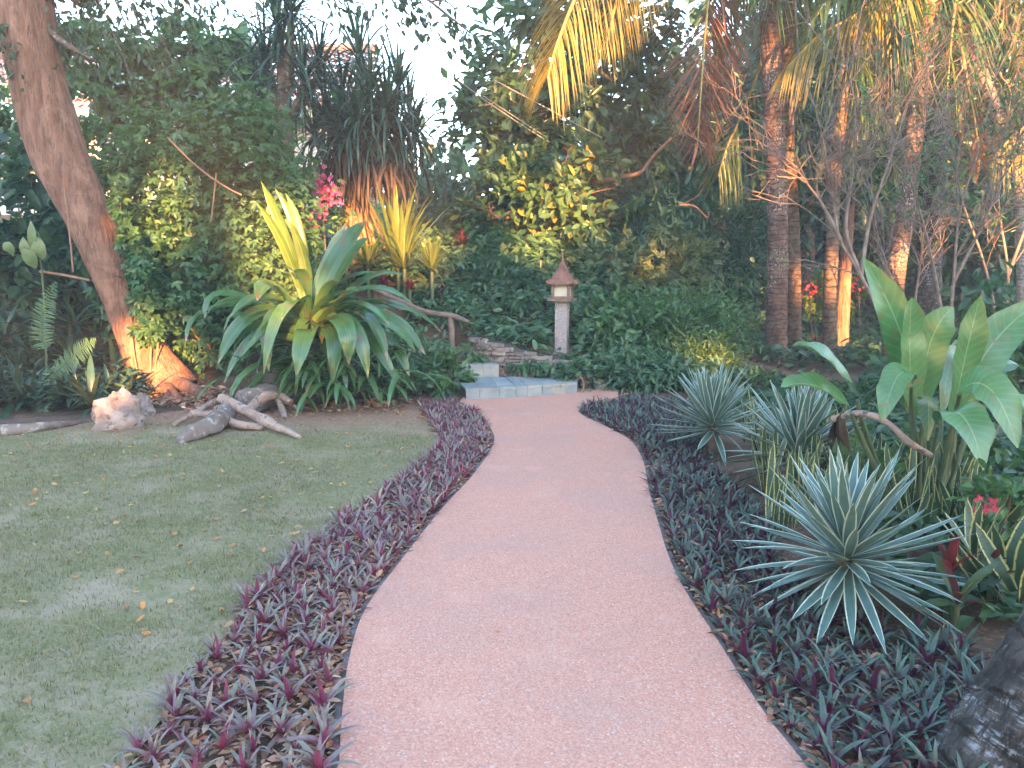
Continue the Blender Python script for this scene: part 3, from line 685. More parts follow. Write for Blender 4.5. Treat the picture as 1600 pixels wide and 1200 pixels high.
def frond(parent, sp, lmax, nl, leaf, wid=.035, droop=.5, hint=(0, 0, 1), rr=.03, ang=(1.05, .45), jit=.12, name='frond', skip=.0, asym=1.0):
    sp = np.asarray(sp, float); n = len(sp)
    mb = MB(); tube(mb, sp, np.linspace(rr, rr * .18, n), 6); fr = part(name, mb, M['rachis'], parent)
    t = norm(np.gradient(sp, axis=0)); mb = MB()
    for k in range(nl):
        s = .10 + .90 * (k + .5) / nl; u = s * (n - 1); i = min(int(u), n - 2); f = u - i
        p = sp[i] * (1 - f) + sp[i + 1] * f; tt = norm(t[i] * (1 - f) + t[i + 1] * f)
        side = norm(np.cross(tt, hint)); L0 = lmax * np.interp(s, [0, .15, .4, .75, 1], [.55, .85, 1, .75, .35])
        a = ang[0] + (ang[1] - ang[0]) * s
        for sg in (1, -1):
            if rng.random() < skip: continue
            L = L0 * rng.uniform(.85, 1.08) * (asym if sg < 0 else 1)
            d = norm(side * sg * math.sin(a) + tt * math.cos(a) + rng.normal(size=3) * jit)
            q = np.linspace(0, 1, 6)[:, None]
            pts = p + d * L * q; pts[:, 2] -= droop * L * (q[:, 0] ** 2)
            v, uv, qq = ribbon(pts, wid * np.array([.6, 1, .95, .8, .5, .08]), np.cross(d, side * sg) + np.array([0, 0, .01]) if abs(d[2]) > .97 else (0, 0, 1), .35)
            mb.add(v, uv, qq)
    part('leaflets', mb, M[leaf], fr, kind='stuff'); return fr
def rosette(mb, c, n, L, w, e_hi=85, e_lo=-10, bend=60, prof='strap', ns=6, fold=.25, axis_jit=.0, mi=0, pw=1.3):
    for k in range(n):
        az = k * 2.39996 + rng.normal() * .15; f = (k + .5) / n
        e0 = R(e_hi + (e_lo - e_hi) * f + rng.normal() * 5); e1 = e0 - R(bend * rng.uniform(.5, 1.3) * (.3 + .7 * f))
        arcleaf(mb, az, e0, e1, L * rng.uniform(.75, 1.1), w * rng.uniform(.8, 1.15), ns, pw, c, prof, fold, mi)
def palm(label, pts_px, widths, Y, bark, cat='palm tree', group='coconut palms', n_sides=14, rough=.05, name='coconut_palm'):
    pts = np.array([P(a, b, q[0] if q else Y) for a, b, *q in pts_px]); base = pts[0].copy(); base[2] = hz(base[0], base[1])
    r = empty(name, base, label, cat, group); pts[0][2] = base[2] - .15
    cm = catmull(pts, 50); rd = np.interp(np.linspace(0, 1, 50), np.linspace(0, 1, len(widths)), np.array(widths) * px2(Y) / 2)
    rd = rd * (1 + .03 * np.sin(np.arange(50) * 2.4))
    mb = MB(); tube(mb, cm, rd, n_sides, rough, seed=rng.random() * 9); part('trunk', mb, M[bark], r)
    return r, cm[-1]
def crown_fronds(r, top, n, L, lmax, leaf, el=(70, -30), nl=45, skip=None, wid=.04, azs=None):
    for k in range(n):
        az = (azs[k] if azs is not None else k * 2.399 + rng.normal() * .2); f = (k + .5) / n
        e0 = R(el[0] + (el[1] - el[0]) * f); sp = arc(az, e0, e0 - R(60 + 30 * f), L * rng.uniform(.85, 1.1), 16, 1.2, top)
        frond(r, sp, lmax, nl, leaf, wid, .7)

# ------------------------------------------------------------------ the big leaning tree on the left
TY = 10.0
tp = [(258, 612), (232, 560), (196, 475), (162, 395), (124, 310), (88, 230), (60, 130), (44, 40), (34, -60), (20, -200), (8, -380), (0, -560)]
tw = [100, 72, 58, 64, 74, 82, 80, 78, 74, 68, 60, 46]
pts = np.array([P(a, b, TY) for a, b in tp]); base = np.array([pts[0][0], TY, hz(pts[0][0], TY)])
bt = empty('leaning_tree', base, 'large leaning tree with pinkish brown trunk and vines at the left of the lawn', 'tree')
pts[0][2] = base[2] - .1
mb = MB(); cm = catmull(pts, 70); rd = np.interp(np.linspace(0, 1, 70), np.linspace(0, 1, len(tw)), np.array(tw) * px2(TY) / 2)
tube(mb, cm, rd, 30, .10, seed=2.2, fr=5.0); part('trunk', mb, M['bark'], bt)
for a, b, c in [((272, 600), (300, 608), (345, 612)), ((236, 600), (218, 612), (195, 622)), ((255, 605), (268, 622), (290, 632))]:
    mb = MB(); Z0 = .05
    q0 = P(*a, TY - .15); q2 = P(*c, TY - .9 if c[1] > 600 else TY - .3); q2[2] = hz(q2[0], q2[1]) - .02; q1 = P(*b, TY - .45); q1[2] = max(q1[2], hz(q1[0], q1[1]) + .05)
    tube(mb, thru(q0, q1, q2, 10), np.linspace(.12, .03, 10), 9, .15, seed=rng.random() * 5); part('root', mb, M['bark'], bt)
# boughs above the frame and the sprays that hang down into it
top = cm[56]
BOUGH = [([(30, -120, 10), (150, -90, 9.7), (290, -50, 9.5), (420, -30, 9.4)], [(95, 25), (120, 55), (150, 40), (175, 70), (200, 45), (215, 85), (240, 30), (255, 70), (280, 50), (300, 85), (310, 25), (270, 100), (190, 95), (330, 50), (160, 15), (225, 10), (350, 20), (290, 20), (110, 90), (205, 120), (245, 115)]),
         ([(28, -160, 10), (260, -120, 9.4), (480, -60, 9.2), (620, -30, 9.1), (740, 55, 9.0)], [(525, 12), (545, 28), (560, 10), (572, 60), (590, 8), (612, 15), (640, 20), (655, 45), (668, 60), (682, 30), (650, 5), (708, 40), (722, 62), (738, 72), (695, 10), (540, 45), (420, 10), (450, 5), (700, 75)]),
         ([(60, 20, 10), (85, 55, 9.9), (120, 80, 9.8), (150, 95, 9.7)], [(90, 95), (120, 115), (150, 120), (165, 100), (105, 70), (135, 85)]),
         ([(25, -200, 10), (-30, -100, 9.8), (-40, 20, 9.7), (-25, 90, 9.7)], [(-20, 40), (-5, 70), (5, 110), (-15, 120), (8, 60), (0, 150)])]
for bp_, cl in BOUGH:
    path = catmull([P(*q) for q in bp_], 22); mb = MB(); tube(mb, path, np.linspace(.06, .008, 22), 7, .1); mb2 = MB()
    for (cx, cy) in cl:
        i = int(np.argmin([abs(F * q[0] / q[1] + 800 - cx + 40) for q in path])); q = path[i]; e = P(cx, cy, q[1] - rng.uniform(-.3, .3))
        tp_ = thru(q, (q + e) / 2 + rng.normal(size=3) * .06 + (0, 0, .05), e, 8); tube(mb, tp_, np.linspace(.012, .004, 8), 5)
        m_ = 30 if cx < 400 else 17; T = tp_[rng.integers(4, 8, m_)] + rng.normal(size=(m_, 3)) * np.array([.10, .09, .08])
        X = norm(rng.normal(size=T.shape) * .5 + np.array([.15, 0, -.8])); Z = norm(rng.normal(size=T.shape) * .7 + np.array([0, -.5, .5]))
        scatter(mb2, LEAF, T, X, Z, rng.uniform(.06, .13, m_))
    br = part('branch', mb, M['bark2'], bt); part('foliage', mb2, M['sprig'], br, kind='stuff')
mb = MB(); tube(mb, catmull([P(60, -60, TY), P(110, -30, TY - .05), P(140, -5, TY - .1), P(146, 4, TY - .1)], 10), [.2, .19, .18, .18, .18, .18, .17, .15, .11, .04], 10, .12); part('branch_stub', mb, M['palm2'], bt)
# crown above the picture
T, X, Z = clumps([(cm[-1] + (1.0, -1.0, 1.2), (3.6, 3.2, 1.5))], 2600, .3, 60); mb = MB(); scatter(mb, LEAF_PIN, T, X, Z, rng.uniform(.3, .5, len(T))); part('crown', mb, M['sprig'], bt, kind='stuff')

# ------------------------------------------------------------------ vine shrub, strap plant, driftwood, rock
shrub('vine_shrub', 'big rounded shrub smothered in small bright green vine leaves behind the strap leaf plant', 'shrub',
      [(330, 330, 10.9, 145, 165, .75), (270, 265, 11.2, 100, 80, .7), (400, 400, 10.8, 90, 130, .6), (215, 440, 10.3, 48, 95, .4), (300, 470, 10.6, 120, 110, .6), (385, 255, 11.4, 95, 75, .6), (175, 260, 11.4, 55, 60, .5), (428, 305, 11.6, 42, 75, .5)],
      12500, .105, M['vine'], LEAF_LOBED, nclump=340, spread=.16, shell=.62, up=.8, stems=9, stemmat='vinestem')
shrub('climbing_vine', 'bright green vine climbing the right side of the leaning trunk', 'vine', [(222, 455, 9.72, 20, 55, .15), (186, 330, 9.78, 9, 60, .1), (206, 400, 9.75, 13, 40, .12), (230, 515, 9.65, 24, 18, .15)], 560, .10, M['vine'], LEAF_LOBED, nclump=60, spread=.2, shell=.5, stems=4, stemmat='vinestem', srad=.012)
for k, (a, b, c) in enumerate([((262, 215), (320, 270), (378, 305)), ((338, 270), (335, 300), (330, 345)), ((100, 300), (108, 360), (114, 425))]):
    mb = MB(); Yk = 10.0 if k < 2 else 9.4
    tube(mb, thru(P(*a, Yk), P(*b, Yk), P(*c, Yk), 8), .011, 6); o = part('dry_vine', mb, M['vinestem'], loc=P(*c, Yk)); tag(o, ['long slanting reddish dry vine stem across the vine shrub', 'short upright dry twig in the yellow lit vine leaves', 'thin dry stem hanging upright beside the leaning trunk'][k], 'stem')
mb = MB(); tube(mb, [P(62, 424, 9.2), P(100, 430, 9.2), P(140, 438, 9.15)], [.016, .018, .014], 6); tag(part('fallen_stick', mb, M['vinestem'], loc=P(100, 430, 9.2)), 'pale brown stick lying across the dark strap leaved bed', 'stick')

SY = 9.3
spr = empty('strap_leaf_plant', (P(490, 600, SY)[0], SY, hz(P(490, 600, SY)[0], SY)), 'huge clump of broad glossy strap leaves behind the driftwood at the lawn edge', 'plant')
cen = (487, 505)
# (mid px, tip px, width px, depth offset mid, depth offset tip, young?)
SL = [((455, 395), (408, 283), 25, .1, .1, 1), ((474, 390), (446, 302), 20, .15, .2, 1), ((448, 395), (402, 318), 20, 0, -.1, 1), ((466, 380), (430, 295), 18, .2, .2, 1), ((478, 420), (452, 345), 24, -.1, -.2, 1),
      ((525, 410), (572, 345), 46, .1, .3, 0), ((545, 415), (575, 372), 54, -.1, -.1, 0), ((510, 430), (540, 350), 42, .3, .5, 0), ((470, 440), (455, 425), 60, -.35, -.5, 2),
      ((520, 450), (590, 425), 34, -.1, -.1, 0), ((560, 445), (630, 430), 26, .1, .2, 0), ((560, 455), (645, 475), 30, -.2, -.3, 0), ((580, 470), (660, 500), 30, -.1, -.1, 0),
      ((585, 490), (665, 555), 34, -.3, -.4, 0), ((575, 500), (650, 550), 36, -.5, -.7, 0), ((560, 490), (606, 565), 36, -.6, -.8, 0), ((545, 505), (575, 590), 34, -.8, -1.0, 0),
      ((530, 500), (545, 570), 40, -.9, -1.1, 0), ((480, 520), (463, 592), 44, -1.0, -1.2, 0), ((448, 480), (412, 585), 34, -.8, -1.0, 0), ((430, 495), (420, 580), 34, -.7, -.9, 0),
      ((400, 490), (340, 570), 36, -.6, -.8, 0), ((385, 470), (318, 500), 36, -.1, -.2, 0), ((360, 460), (320, 498), 26, .1, 0, 0), ((345, 480), (290, 535), 32, .1, 0, 0),
      ((420, 465), (360, 495), 34, -.5, -.7, 0), ((430, 450), (402, 470), 44, -.4, -.7, 0), ((440, 500), (375, 560), 30, -.7, -.9, 0), ((540, 475), (610, 510), 32, -.5, -.8, 0),
      ((560, 520), (620, 600), 30, -.5, -.7, 0), ((590, 520), (640, 590), 30, -.2, -.3, 0), ((410, 520), (350, 600), 30, -.3, -.4, 0), ((520, 520), (520, 600), 34, -.8, -1.0, 0),
      ((600, 480), (690, 520), 24, .2, .3, 0), ((520, 465), (560, 455), 40, -.6, -1.0, 0), ((470, 470), (440, 500), 42, -.7, -1.1, 0)]
for (m_, e_, w_, d1, d2, yg) in SL:
    b0 = (cen[0] + rng.uniform(-10, 10), cen[1] + rng.uniform(0, 35))
    q0, q1, q2 = P(*b0, SY + rng.uniform(-.15, .15)), P(*m_, SY + d1), P(*e_, SY + d2)
    q2[2] = max(q2[2], .08)
    sp = thru(q0, q1, q2, 11); mb = MB(); s = np.linspace(0, 1, 11)
    v, uv, qq = ribbon(sp, w_ * .74 * px2(SY) * PROF['strap'](s) * np.interp(s, [0, .35, 1], [.4, 1, 1]), (0, -.5, 1) if not yg == 1 else (0, -1, .2), .3, rng.normal() * .25)
    mb.add(v, uv, qq); part('leaf', mb, M['straptop'] if yg == 1 else M['straw'], spr)
for k in range(44):
    az = rng.uniform(-math.pi, .2); mb = MB()
    bx = P(487 + rng.normal() * 8, 540, SY)[0]; by = SY + rng.normal() * .08; e0 = rng.uniform(15, 72)
    arcleaf(mb, az, R(e0), R(e0 - rng.uniform(75, 130)), rng.uniform(.75, 1.3), rng.uniform(.085, .135), 9, 1.4, (bx, by, P(0, rng.uniform(505, 590), SY)[2]), 'strap', .3, roll=rng.normal() * .35)
    part('leaf', mb, M['straw'], spr)
for k in range(120):
    az = rng.uniform(-math.pi, 0) if k < 95 else rng.uniform(0, math.pi); mb = MB()
    bx = P(525 + rng.normal() * 50, 590, SY)[0]; by = SY - .25 + rng.normal() * .25
    arcleaf(mb, az, R(rng.uniform(30, 80)), R(rng.uniform(-80, -30)), rng.uniform(.55, 1.0), rng.uniform(.05, .085), 8, 1.0, (bx, by, hz(bx, by) + rng.uniform(.05, .5)), 'strap', .3)
    part('leaf', mb, M['straw'], spr)
mb = MB(); tube(mb, [P(492, 620, SY), P(490, 560, SY), P(487, 505, SY)], [.13, .11, .08], 10, .15); part('stem', mb, M['stem'], spr)

def log(label, pts, wid, mat, seed, name='driftwood', cat='driftwood', group='weathered wood on the lawn edge', ns=16, rough=.34, n=44):
    q = np.array(pts, float); cmx = catmull(q, n); rd = np.interp(np.linspace(0, 1, n), np.linspace(0, 1, len(wid)), wid)
    mb = MB(); tube(mb, cmx, rd, ns, rough, seed=seed, fr=14); o = part(name, mb, mat, loc=(q[:, 0].mean(), q[:, 1].mean(), 0)); tag(o, label, cat, group)
def g3(px, py, z): q = G(px, py, z); return q
log('thick dark butt of driftwood under the strap leaves', [g3(452, 615, .13), g3(415, 622, .14), g3(375, 632, .10)], [.12, .15, .13], M['drift_dark'], 1.3)
log('knobbly pale grey driftwood end pointing to the front left', [g3(360, 640, .1), g3(335, 660, .1), g3(300, 678, .06), g3(278, 690, .03)], [.1, .10, .075, .03], M['drift_dark'], 4.4)
log('thin pale stick sloping left over the driftwood pile', [g3(365, 616, .18), g3(325, 634, .14), g3(272, 663, .03)], [.03, .035, .025], M['drift'], 2.1, ns=8)
log('long mottled branch crossing the driftwood pile to the right', [g3(345, 622, .21), g3(380, 640, .15), g3(420, 660, .09), g3(468, 683, .02)], [.05, .055, .05, .02], M['drift'], 7.7)
log('curved pale limb lying low across the driftwood pile', [g3(300, 645, .1), g3(340, 650, .1), g3(375, 664, .06), g3(410, 668, .03)], [.035, .045, .04, .03], M['drift'], 5.2, ns=8)
log('short arched root bridging the middle of the driftwood pile', [g3(388, 640, .1), g3(412, 622, .2), g3(435, 618, .2), g3(455, 628, .14)], [.05, .055, .045, .035], M['drift'], 3.2, ns=9)
log('stubby pale peg standing at the right of the driftwood pile', [g3(434, 624, .16), g3(441, 640, .07), g3(446, 655, .0)], [.035, .035, .03], M['drift'], 6.2, ns=8)
log('thin bent twig at the right tip of the driftwood pile', [g3(445, 628, .12), g3(458, 634, .08), g3(470, 642, .02)], [.02, .02, .012], M['drift'], 8.2, ns=7)
log('long low weathered log half sunk in the lawn at far left', [g3(-120, 684, .02), g3(0, 676, .03), g3(60, 668, .04), g3(125, 660, .02)], [.05, .07, .055, .02], M['drift_dark'], 9.1, name='sunken_log', cat='log')
def rock(label, px, py, w, h, seed):
    c = G(px, py); n, m_ = 18, 26; mb = MB(); th = np.linspace(.02, math.pi / 2 + .25, n); ph = np.linspace(0, 2 * math.pi, m_, endpoint=False)
    v = []
    for t_ in th:
        for p_ in ph:
            d = np.array([math.sin(t_) * math.cos(p_), math.sin(t_) * math.sin(p_), math.cos(t_)])
            k = 1 + .38 * mnoise.fractal(Vector(d * 1.6 + np.array([seed, 0, 0])), 1, 2, 4) + .08 * mnoise.noise(Vector(d * 7))
            v.append(c + d * k * np.array([w / 2, w / 2.3, h]))
    i, k = np.meshgrid(np.arange(n - 1), np.arange(m_), indexing='ij'); k2 = (k + 1) % m_
    mb.add(v, None, np.stack([i * m_ + k, (i + 1) * m_ + k, (i + 1) * m_ + k2, i * m_ + k2], 2).reshape(-1, 4))
    tag(part('rock', mb, M['rock'], loc=c), label, 'rock')
rock('pale pitted pinkish boulder at the lawn edge below the leaning tree', 183, 668, .52, .32, 3.1)
rock('small dark speckled stone tucked behind the pale boulder', 222, 648, .28, .2, 8.3)

# ------------------------------------------------------------------ dark bed at far left
BM = []
for k in range(7):
    mb = MB(); arcleaf(mb, 0, R(rng.uniform(-6, 6)), R(rng.uniform(-55, -25)), 1, .13, 7, 1.3, (0, 0, 0), 'sword', .3); BM.append(mb.mesh('dark_strap_leaf', M['brom']))
def leafy_rosette(name, label, cat, loc, meshes, n, L, e_hi, e_lo, group=None, tilt=.15, lab=None):
    r = empty(name, loc, label, cat, group, rot=(rng.normal() * tilt, rng.normal() * tilt, rng.uniform(0, 6.28)))
    for k in range(n):
        f = (k + .5) / n
        put('leaf', meshes[int(rng.integers(len(meshes)))], r, (0, 0, rng.uniform(0, .04)), (rng.normal() * .1, -R(e_hi + (e_lo - e_hi) * f + rng.normal() * 7), k * 2.39996 + rng.normal() * .2), L * rng.uniform(.75, 1.15))
    return r
cnt = 0
for row, (Yr, zl) in enumerate([(8.7, .05), (9.2, .12), (9.8, .35), (10.3, .7), (10.8, 1.05)]):
    for kk_, px in enumerate(np.arange(-45, 225 - row * 20, 36)):
        q = P(px + rng.normal() * 14, 600, Yr + rng.normal() * .15); cnt += 1
        if q[0] > -4.25 and row < 2: continue
        zz = hz(q[0], q[1]) + zl * rng.uniform(.6, 1.1)
        leafy_rosette('strap_rosette', 'dark strap leaved rosette, %s row of the left bed, number %s from the picture edge' % (['front', 'second', 'third', 'fourth', 'back'][row], ['zero', 'one', 'two', 'three', 'four', 'five', 'six', 'seven', 'eight', 'nine'][kk_]), 'plant', (q[0], q[1], zz), BM, int(rng.integers(11, 15)), rng.uniform(.42, .6), 80, -5, 'dark rosettes in the left bed')
def fern(label, fr, Yf, nm='fern', mat='fern', group='ferns', lw=.5):
    q = P(fr[0][0][0], fr[0][0][1], Yf); r = empty(nm, q, label, 'fern', group)
    for (a, b, c, wpx, dY) in fr:
        sp = thru(P(*a, Yf), P(*b, Yf + dY * .5), P(*c, Yf + dY), 22); mb = MB(); tube(mb, sp, np.linspace(.006, .002, 22), 5)
        f_ = part('frond', mb, M['stem'], r); mb = MB(); t = norm(np.gradient(sp, axis=0)); hint = (0, -1, .3)
        for i in range(30):
            s = (i + .5) / 30; u = s * 21; j = min(int(u), 20); p = sp[j] + (sp[j + 1] - sp[j]) * (u - j)
            side = norm(np.cross(t[j], hint)); Lp = wpx * px2(Yf) * .5 * np.interp(s, [0, .15, .5, .8, 1], [.6, .95, 1, .75, .15])
            for sg in (1, -1):
                d = norm(side * sg + t[j] * .3 + rng.normal(size=3) * .12); qv = np.linspace(0, 1, 4)[:, None]; pp = p + d * Lp * qv; pp[:, 2] -= .15 * Lp * qv[:, 0] ** 2
                v, uv, qq = ribbon(pp, .0135 * np.array([.9, 1, .8, .15]), hint, .1); mb.add(v, uv, qq)
        part('pinnae', mb, M[mat], f_, kind='stuff')
fern('light green fern with three upright toothed fronds in front of the dark left bed', [((72, 545), (66, 500), (88, 440), 44, -.1), ((85, 585), (115, 555), (150, 530), 42, -.15), ((98, 570), (70, 610), (70, 655), 40, -.35)], 8.9)
r = empty('spotted_leaf_plant', (P(60, 460, 9.2)[0], 9.2, hz(P(60, 460, 9.2)[0], 9.2)), 'plant with a few large oval yellow spotted leaves above the dark left bed', 'plant')
M['spotleaf'] = leafmat('spotted_oval_leaf', [(.13, .20, .09), (.16, .22, .10)], spots=((.22, .13, .07), 28), rough=.4)
for (a, b, c, w_) in [((50, 395), (52, 375), (48, 345), 15), ((45, 400), (38, 395), (36, 370), 17), ((65, 405), (62, 395), (58, 370), 24), ((55, 420), (48, 405), (38, 380), 22), ((20, 400), (16, 385), (4, 380), 16)]:
    mb = MB(); sp = bez(P(*a, 9.0), P(*b, 8.9), P(*c, 8.95), 8); v, uv, qq = ribbon(sp, w_ * px2(9) * PROF['oval'](np.linspace(0, 1, 8)), (0, -1, .3), .15); mb.add(v, uv, qq); part('leaf', mb, M['spotleaf'], r)
mb = MB(); tube(mb, thru((P(60, 460, 9.2)[0], 9.2, hz(P(60, 460, 9.2)[0], 9.2)), P(66, 430, 9.1), P(52, 395, 9.0), 8), .012, 6); part('stem', mb, M['stem'], r)
shrub('leafy_shrub', 'dark broad leaved shrub in deep shade at the left edge behind the trunk', 'shrub', [(20, 330, 11.4, 110, 110, .8), (90, 420, 11.0, 80, 90, .6), (-60, 430, 10.8, 110, 130, .8), (60, 250, 12.2, 90, 60, .7)], 2600, .24, M['dark'], LEAF, spread=.2)

# ------------------------------------------------------------------ screw pines, bougainvillea, spiky plants on the hill
def pandanus(label, heads, trunk, Yp, root=None, L=1.1):
    b = P(*trunk[0], Yp); base = np.array([b[0], b[1], hz(b[0], b[1])])
    r = empty('screw_pine', base, label, 'screw pine', 'screw pines')
    tp_ = np.array([P(a, c, Yp) for a, c in trunk]); tp_[0] = base - (0, 0, .2); mb = MB(); tube(mb, catmull(tp_, 16), np.linspace(.15, .10, 16), 9, .1); tr = part('trunk', mb, M['bark2'], r)
    for (hx, hy, dY, s) in heads:
        h = P(hx, hy, Yp + dY); q = catmull(tp_, 16)[min(15, 10)]
        mb = MB(); tube(mb, thru(q, (q + h) / 2 + (0, 0, -.15), h, 8), np.linspace(.08, .06, 8), 7); br = part('branch', mb, M['bark2'], r)
        mb = MB(); rosette(mb, h, 62, L * s, .04, 88, -50, 85, 'strap', 8, pw=1.7); part('leaf_head', mb, M['pand'], br, kind='stuff')
    return r, base, tp_
pandanus('tall slim screw pine with a single spiky head above the vine shrub', [(442, 85, 0, 1.25), (415, 110, .3, 1.0), (475, 130, -.2, 1.0), (435, 40, .1, 1.0), (500, 110, .3, .8), (395, 150, .2, .9), (455, 20, -.2, .8)], [(448, 330), (447, 230), (442, 110)], 13.2)
r, base, tp_ = pandanus('broad screw pine with many drooping heads and brown skirts of dead leaves', [(562, 95, 0, .85), (622, 140, -.2, .8), (535, 160, .3, .8), (605, 175, -.6, .85), (560, 190, -.7, .85), (510, 185, .1, .8), (640, 190, .4, .85), (525, 205, -.3, .8), (590, 205, -.5, .85), (578, 150, -.5, .85), (545, 215, -.6, .8), (620, 215, -.3, .8), (650, 215, 0, .7), (492, 215, .2, .7)], [(556, 400), (560, 320), (565, 250)], 13.0)
mb = MB()
for (hx, hy) in [(540, 240), (575, 245), (605, 240), (560, 252), (590, 250), (520, 235), (575, 235), (550, 235), (620, 240), (505, 235), (635, 235), (530, 245), (612, 250)]:
    h = P(hx, hy + 4, 12.2 + rng.random() * .7)
    for k in range(30):
        az = rng.uniform(0, 6.28); arcleaf(mb, az, R(rng.uniform(-35, 10)), R(-88), rng.uniform(.3, .95), .035, 6, .5, h + rng.normal(size=3) * .08, 'strap', .3)
part('dead_skirt', mb, M['pand_dead'], r, kind='stuff')
for k in range(17):
    az = rng.uniform(0, 6.28); q0 = P(555 + rng.normal() * 4, 290 + rng.uniform(-10, 12), 13.0); q2 = base + np.array([math.cos(az), math.sin(az), 0]) * rng.uniform(.35, .8); q2[2] = hz(q2[0], q2[1])
    mb = MB(); tube(mb, thru(q0, (q0 + q2) / 2 + (0, 0, .12), q2, 7), np.linspace(.045, .028, 7), 6); part('prop_root', mb, M['vinestem'], r)
r = shrub('bougainvillea', 'bougainvillea with clusters of magenta flowers beside the screw pine roots', 'flowering shrub', [(488, 330, 12.4, 38, 60, .4)], 800, .11, M['mid'], stems=4)
mb = MB()
for (fx, fy) in [(500, 283), (492, 292), (508, 300), (515, 310), (500, 325), (482, 345), (478, 352), (488, 340), (520, 300), (470, 338)]:
    h = P(fx, fy, 11.85); T = h + rng.normal(size=(30, 3)) * .065; scatter(mb, LEAF_WIDE, T, rdir(30), norm(rdir(30) + (0, -.8, .3)), .085)
part('flower_cluster', mb, M['pink'], r, kind='stuff')
def spiky(label, px, py, Ys, n, L, w, mat, name='spiky_plant', h=.0, group=None, cat='plant', e=(85, 10), bend=45, lift=0.0):
    q = P(px, py, Ys); b = (q[0], q[1], hz(q[0], q[1])); r = empty(name, b, label, cat, group); z = max(q[2], b[2] + .05) + lift
    mb = MB(); tube(mb, [(b[0], b[1], b[2] - .1), (q[0], q[1], z)], .03, 6); part('stem', mb, M['stem'], r)
    mb = MB(); rosette(mb, (q[0], q[1], z), n, L, w, e[0], e[1], bend, 'strap', 6); part('leaves', mb, mat, r, kind='stuff')
spiky('yellow green spiky plant with tall upright blades in front of the screw pine roots', 622, 425, 12.2, 30, 1.35, .06, M['yucca'], 'spiky_plant', e=(89, 62), bend=22)
spiky('arching yellow grassy plant right of the tall upright blades', 632, 420, 12.0, 44, 1.0, .035, M['yucca'], e=(80, 25), bend=85)
spiky('low yellow grassy tuft under the right side of the screw pine', 675, 425, 11.8, 60, .6, .02, M['yucca'], e=(88, 40), bend=50)
spiky('tangled golden grassy tuft at the left foot of the screw pine roots', 575, 420, 12.3, 50, .7, .025, M['yucca'], e=(80, 20), bend=90)
spiky('bright red cordyline glowing on the hill between screw pine and tree', 722, 392, 13.6, 30, .4, .05, M['cordy_red'], 'red_cordyline')
spiky('golden grassy tuft below the bright red cordyline', 720, 415, 13.2, 40, .35, .02, M['yucca'])
for k, (px, py) in enumerate([(640, 452), (690, 458), (600, 445), (790, 512), (770, 500), (655, 505)]):
    spiky(['dark red cordyline under the yellow spiky plant', 'dark red cordyline left of the lantern path bend', 'dark red cordyline near the screw pine roots', 'dull purple cordyline on the bank left of the lantern', 'low purple cordyline higher on the bank left of the lantern', 'purple cordyline beside the log handrail'][k], px, py, 11.9 if px < 700 else 11.6, 16, .2, .04, M['cordy_red'], 'red_cordyline', group='dark red cordylines on the hill')
# ------------------------------------------------------------------ bank planting and the wood behind
def ground_cover(name, poly_px, n, size, mat, hgt, label, tpl=LEAF, thick=1.0):
    poly = np.array(poly_px); lo, hi = poly.min(0), poly.max(0); T = np.zeros((0, 3))
    while len(T) < n:
        x = rng.uniform(lo[0], hi[0], n * 2); y = rng.uniform(lo[1], hi[1], n * 2); ok = inpoly(x, y, poly); x, y = x[ok], y[ok]
        hh = np.array([mnoise.fractal(Vector((a * 2.2, b * 2.2, 3)), 1, 2, 3) for a, b in zip(x, y)])
        z = height(x, y) + hgt * (.35 + .65 * rng.random(len(x))) * (1 + .9 * hh)
        T = np.vstack([T, np.column_stack([x, y, z])])
    T = T[:n]
    if name == 'ground_cover': T = T[~((abs(T[:, 0] - LX) < .2) & (T[:, 1] < 10.95) & (T[:, 2] > .46))]
    n = len(T); az = rng.uniform(0, 6.28, n); el = rng.normal(size=n) * .45 + .1
    X = np.column_stack([np.cos(az) * np.cos(el), np.sin(az) * np.cos(el), np.sin(el)]); Z = norm(np.array([0, -.35, 1]) + rng.normal(size=(n, 3)) * .35)
    mb = MB(); scatter(mb, tpl, T, X, Z, size * rng.uniform(.6, 1.35, n)); o = part(name, mb, mat, kind='stuff'); tag(o, label, 'ground cover'); return o
ground_cover('ground_cover', [(-.75, 11.2), (-.35, 10.75), (.1, 10.58), (.6, 10.52), (1.05, 10.2), (1.4, 10.0), (2.6, 9.95), (3.0, 11.5), (2.2, 13.5), (-1.5, 13.5), (-1.5, 11.6)], 9000, .13, M['cover'], .30, 'light green leafy ground cover on the bank around the lantern')
ground_cover('ground_cover', [(-2.2, 9.3), (-1.25, 9.35), (-.95, 9.7), (-1.25, 10.6), (-1.7, 11.6), (-3.0, 12.4), (-3.4, 11), (-2.3, 10)], 6500, .13, M['cover'], .32, 'leafy green ground cover sloping up left of the slate steps')
ground_cover('undergrowth', [(-7, 11), (-3, 12), (-1.5, 12.6), (2.6, 12.6), (3.2, 16), (2, 21), (-12, 21)], 12000, .2, M['mid'], .4, 'tangled green undergrowth covering the upper hillside')
ground_cover('undergrowth', [(2.8, 11.6), (4.0, 12.0), (12, 10.0), (16, 20), (2.6, 20)], 9000, .19, M['dark'], .28, 'dark low undergrowth among the palm trunks at right')
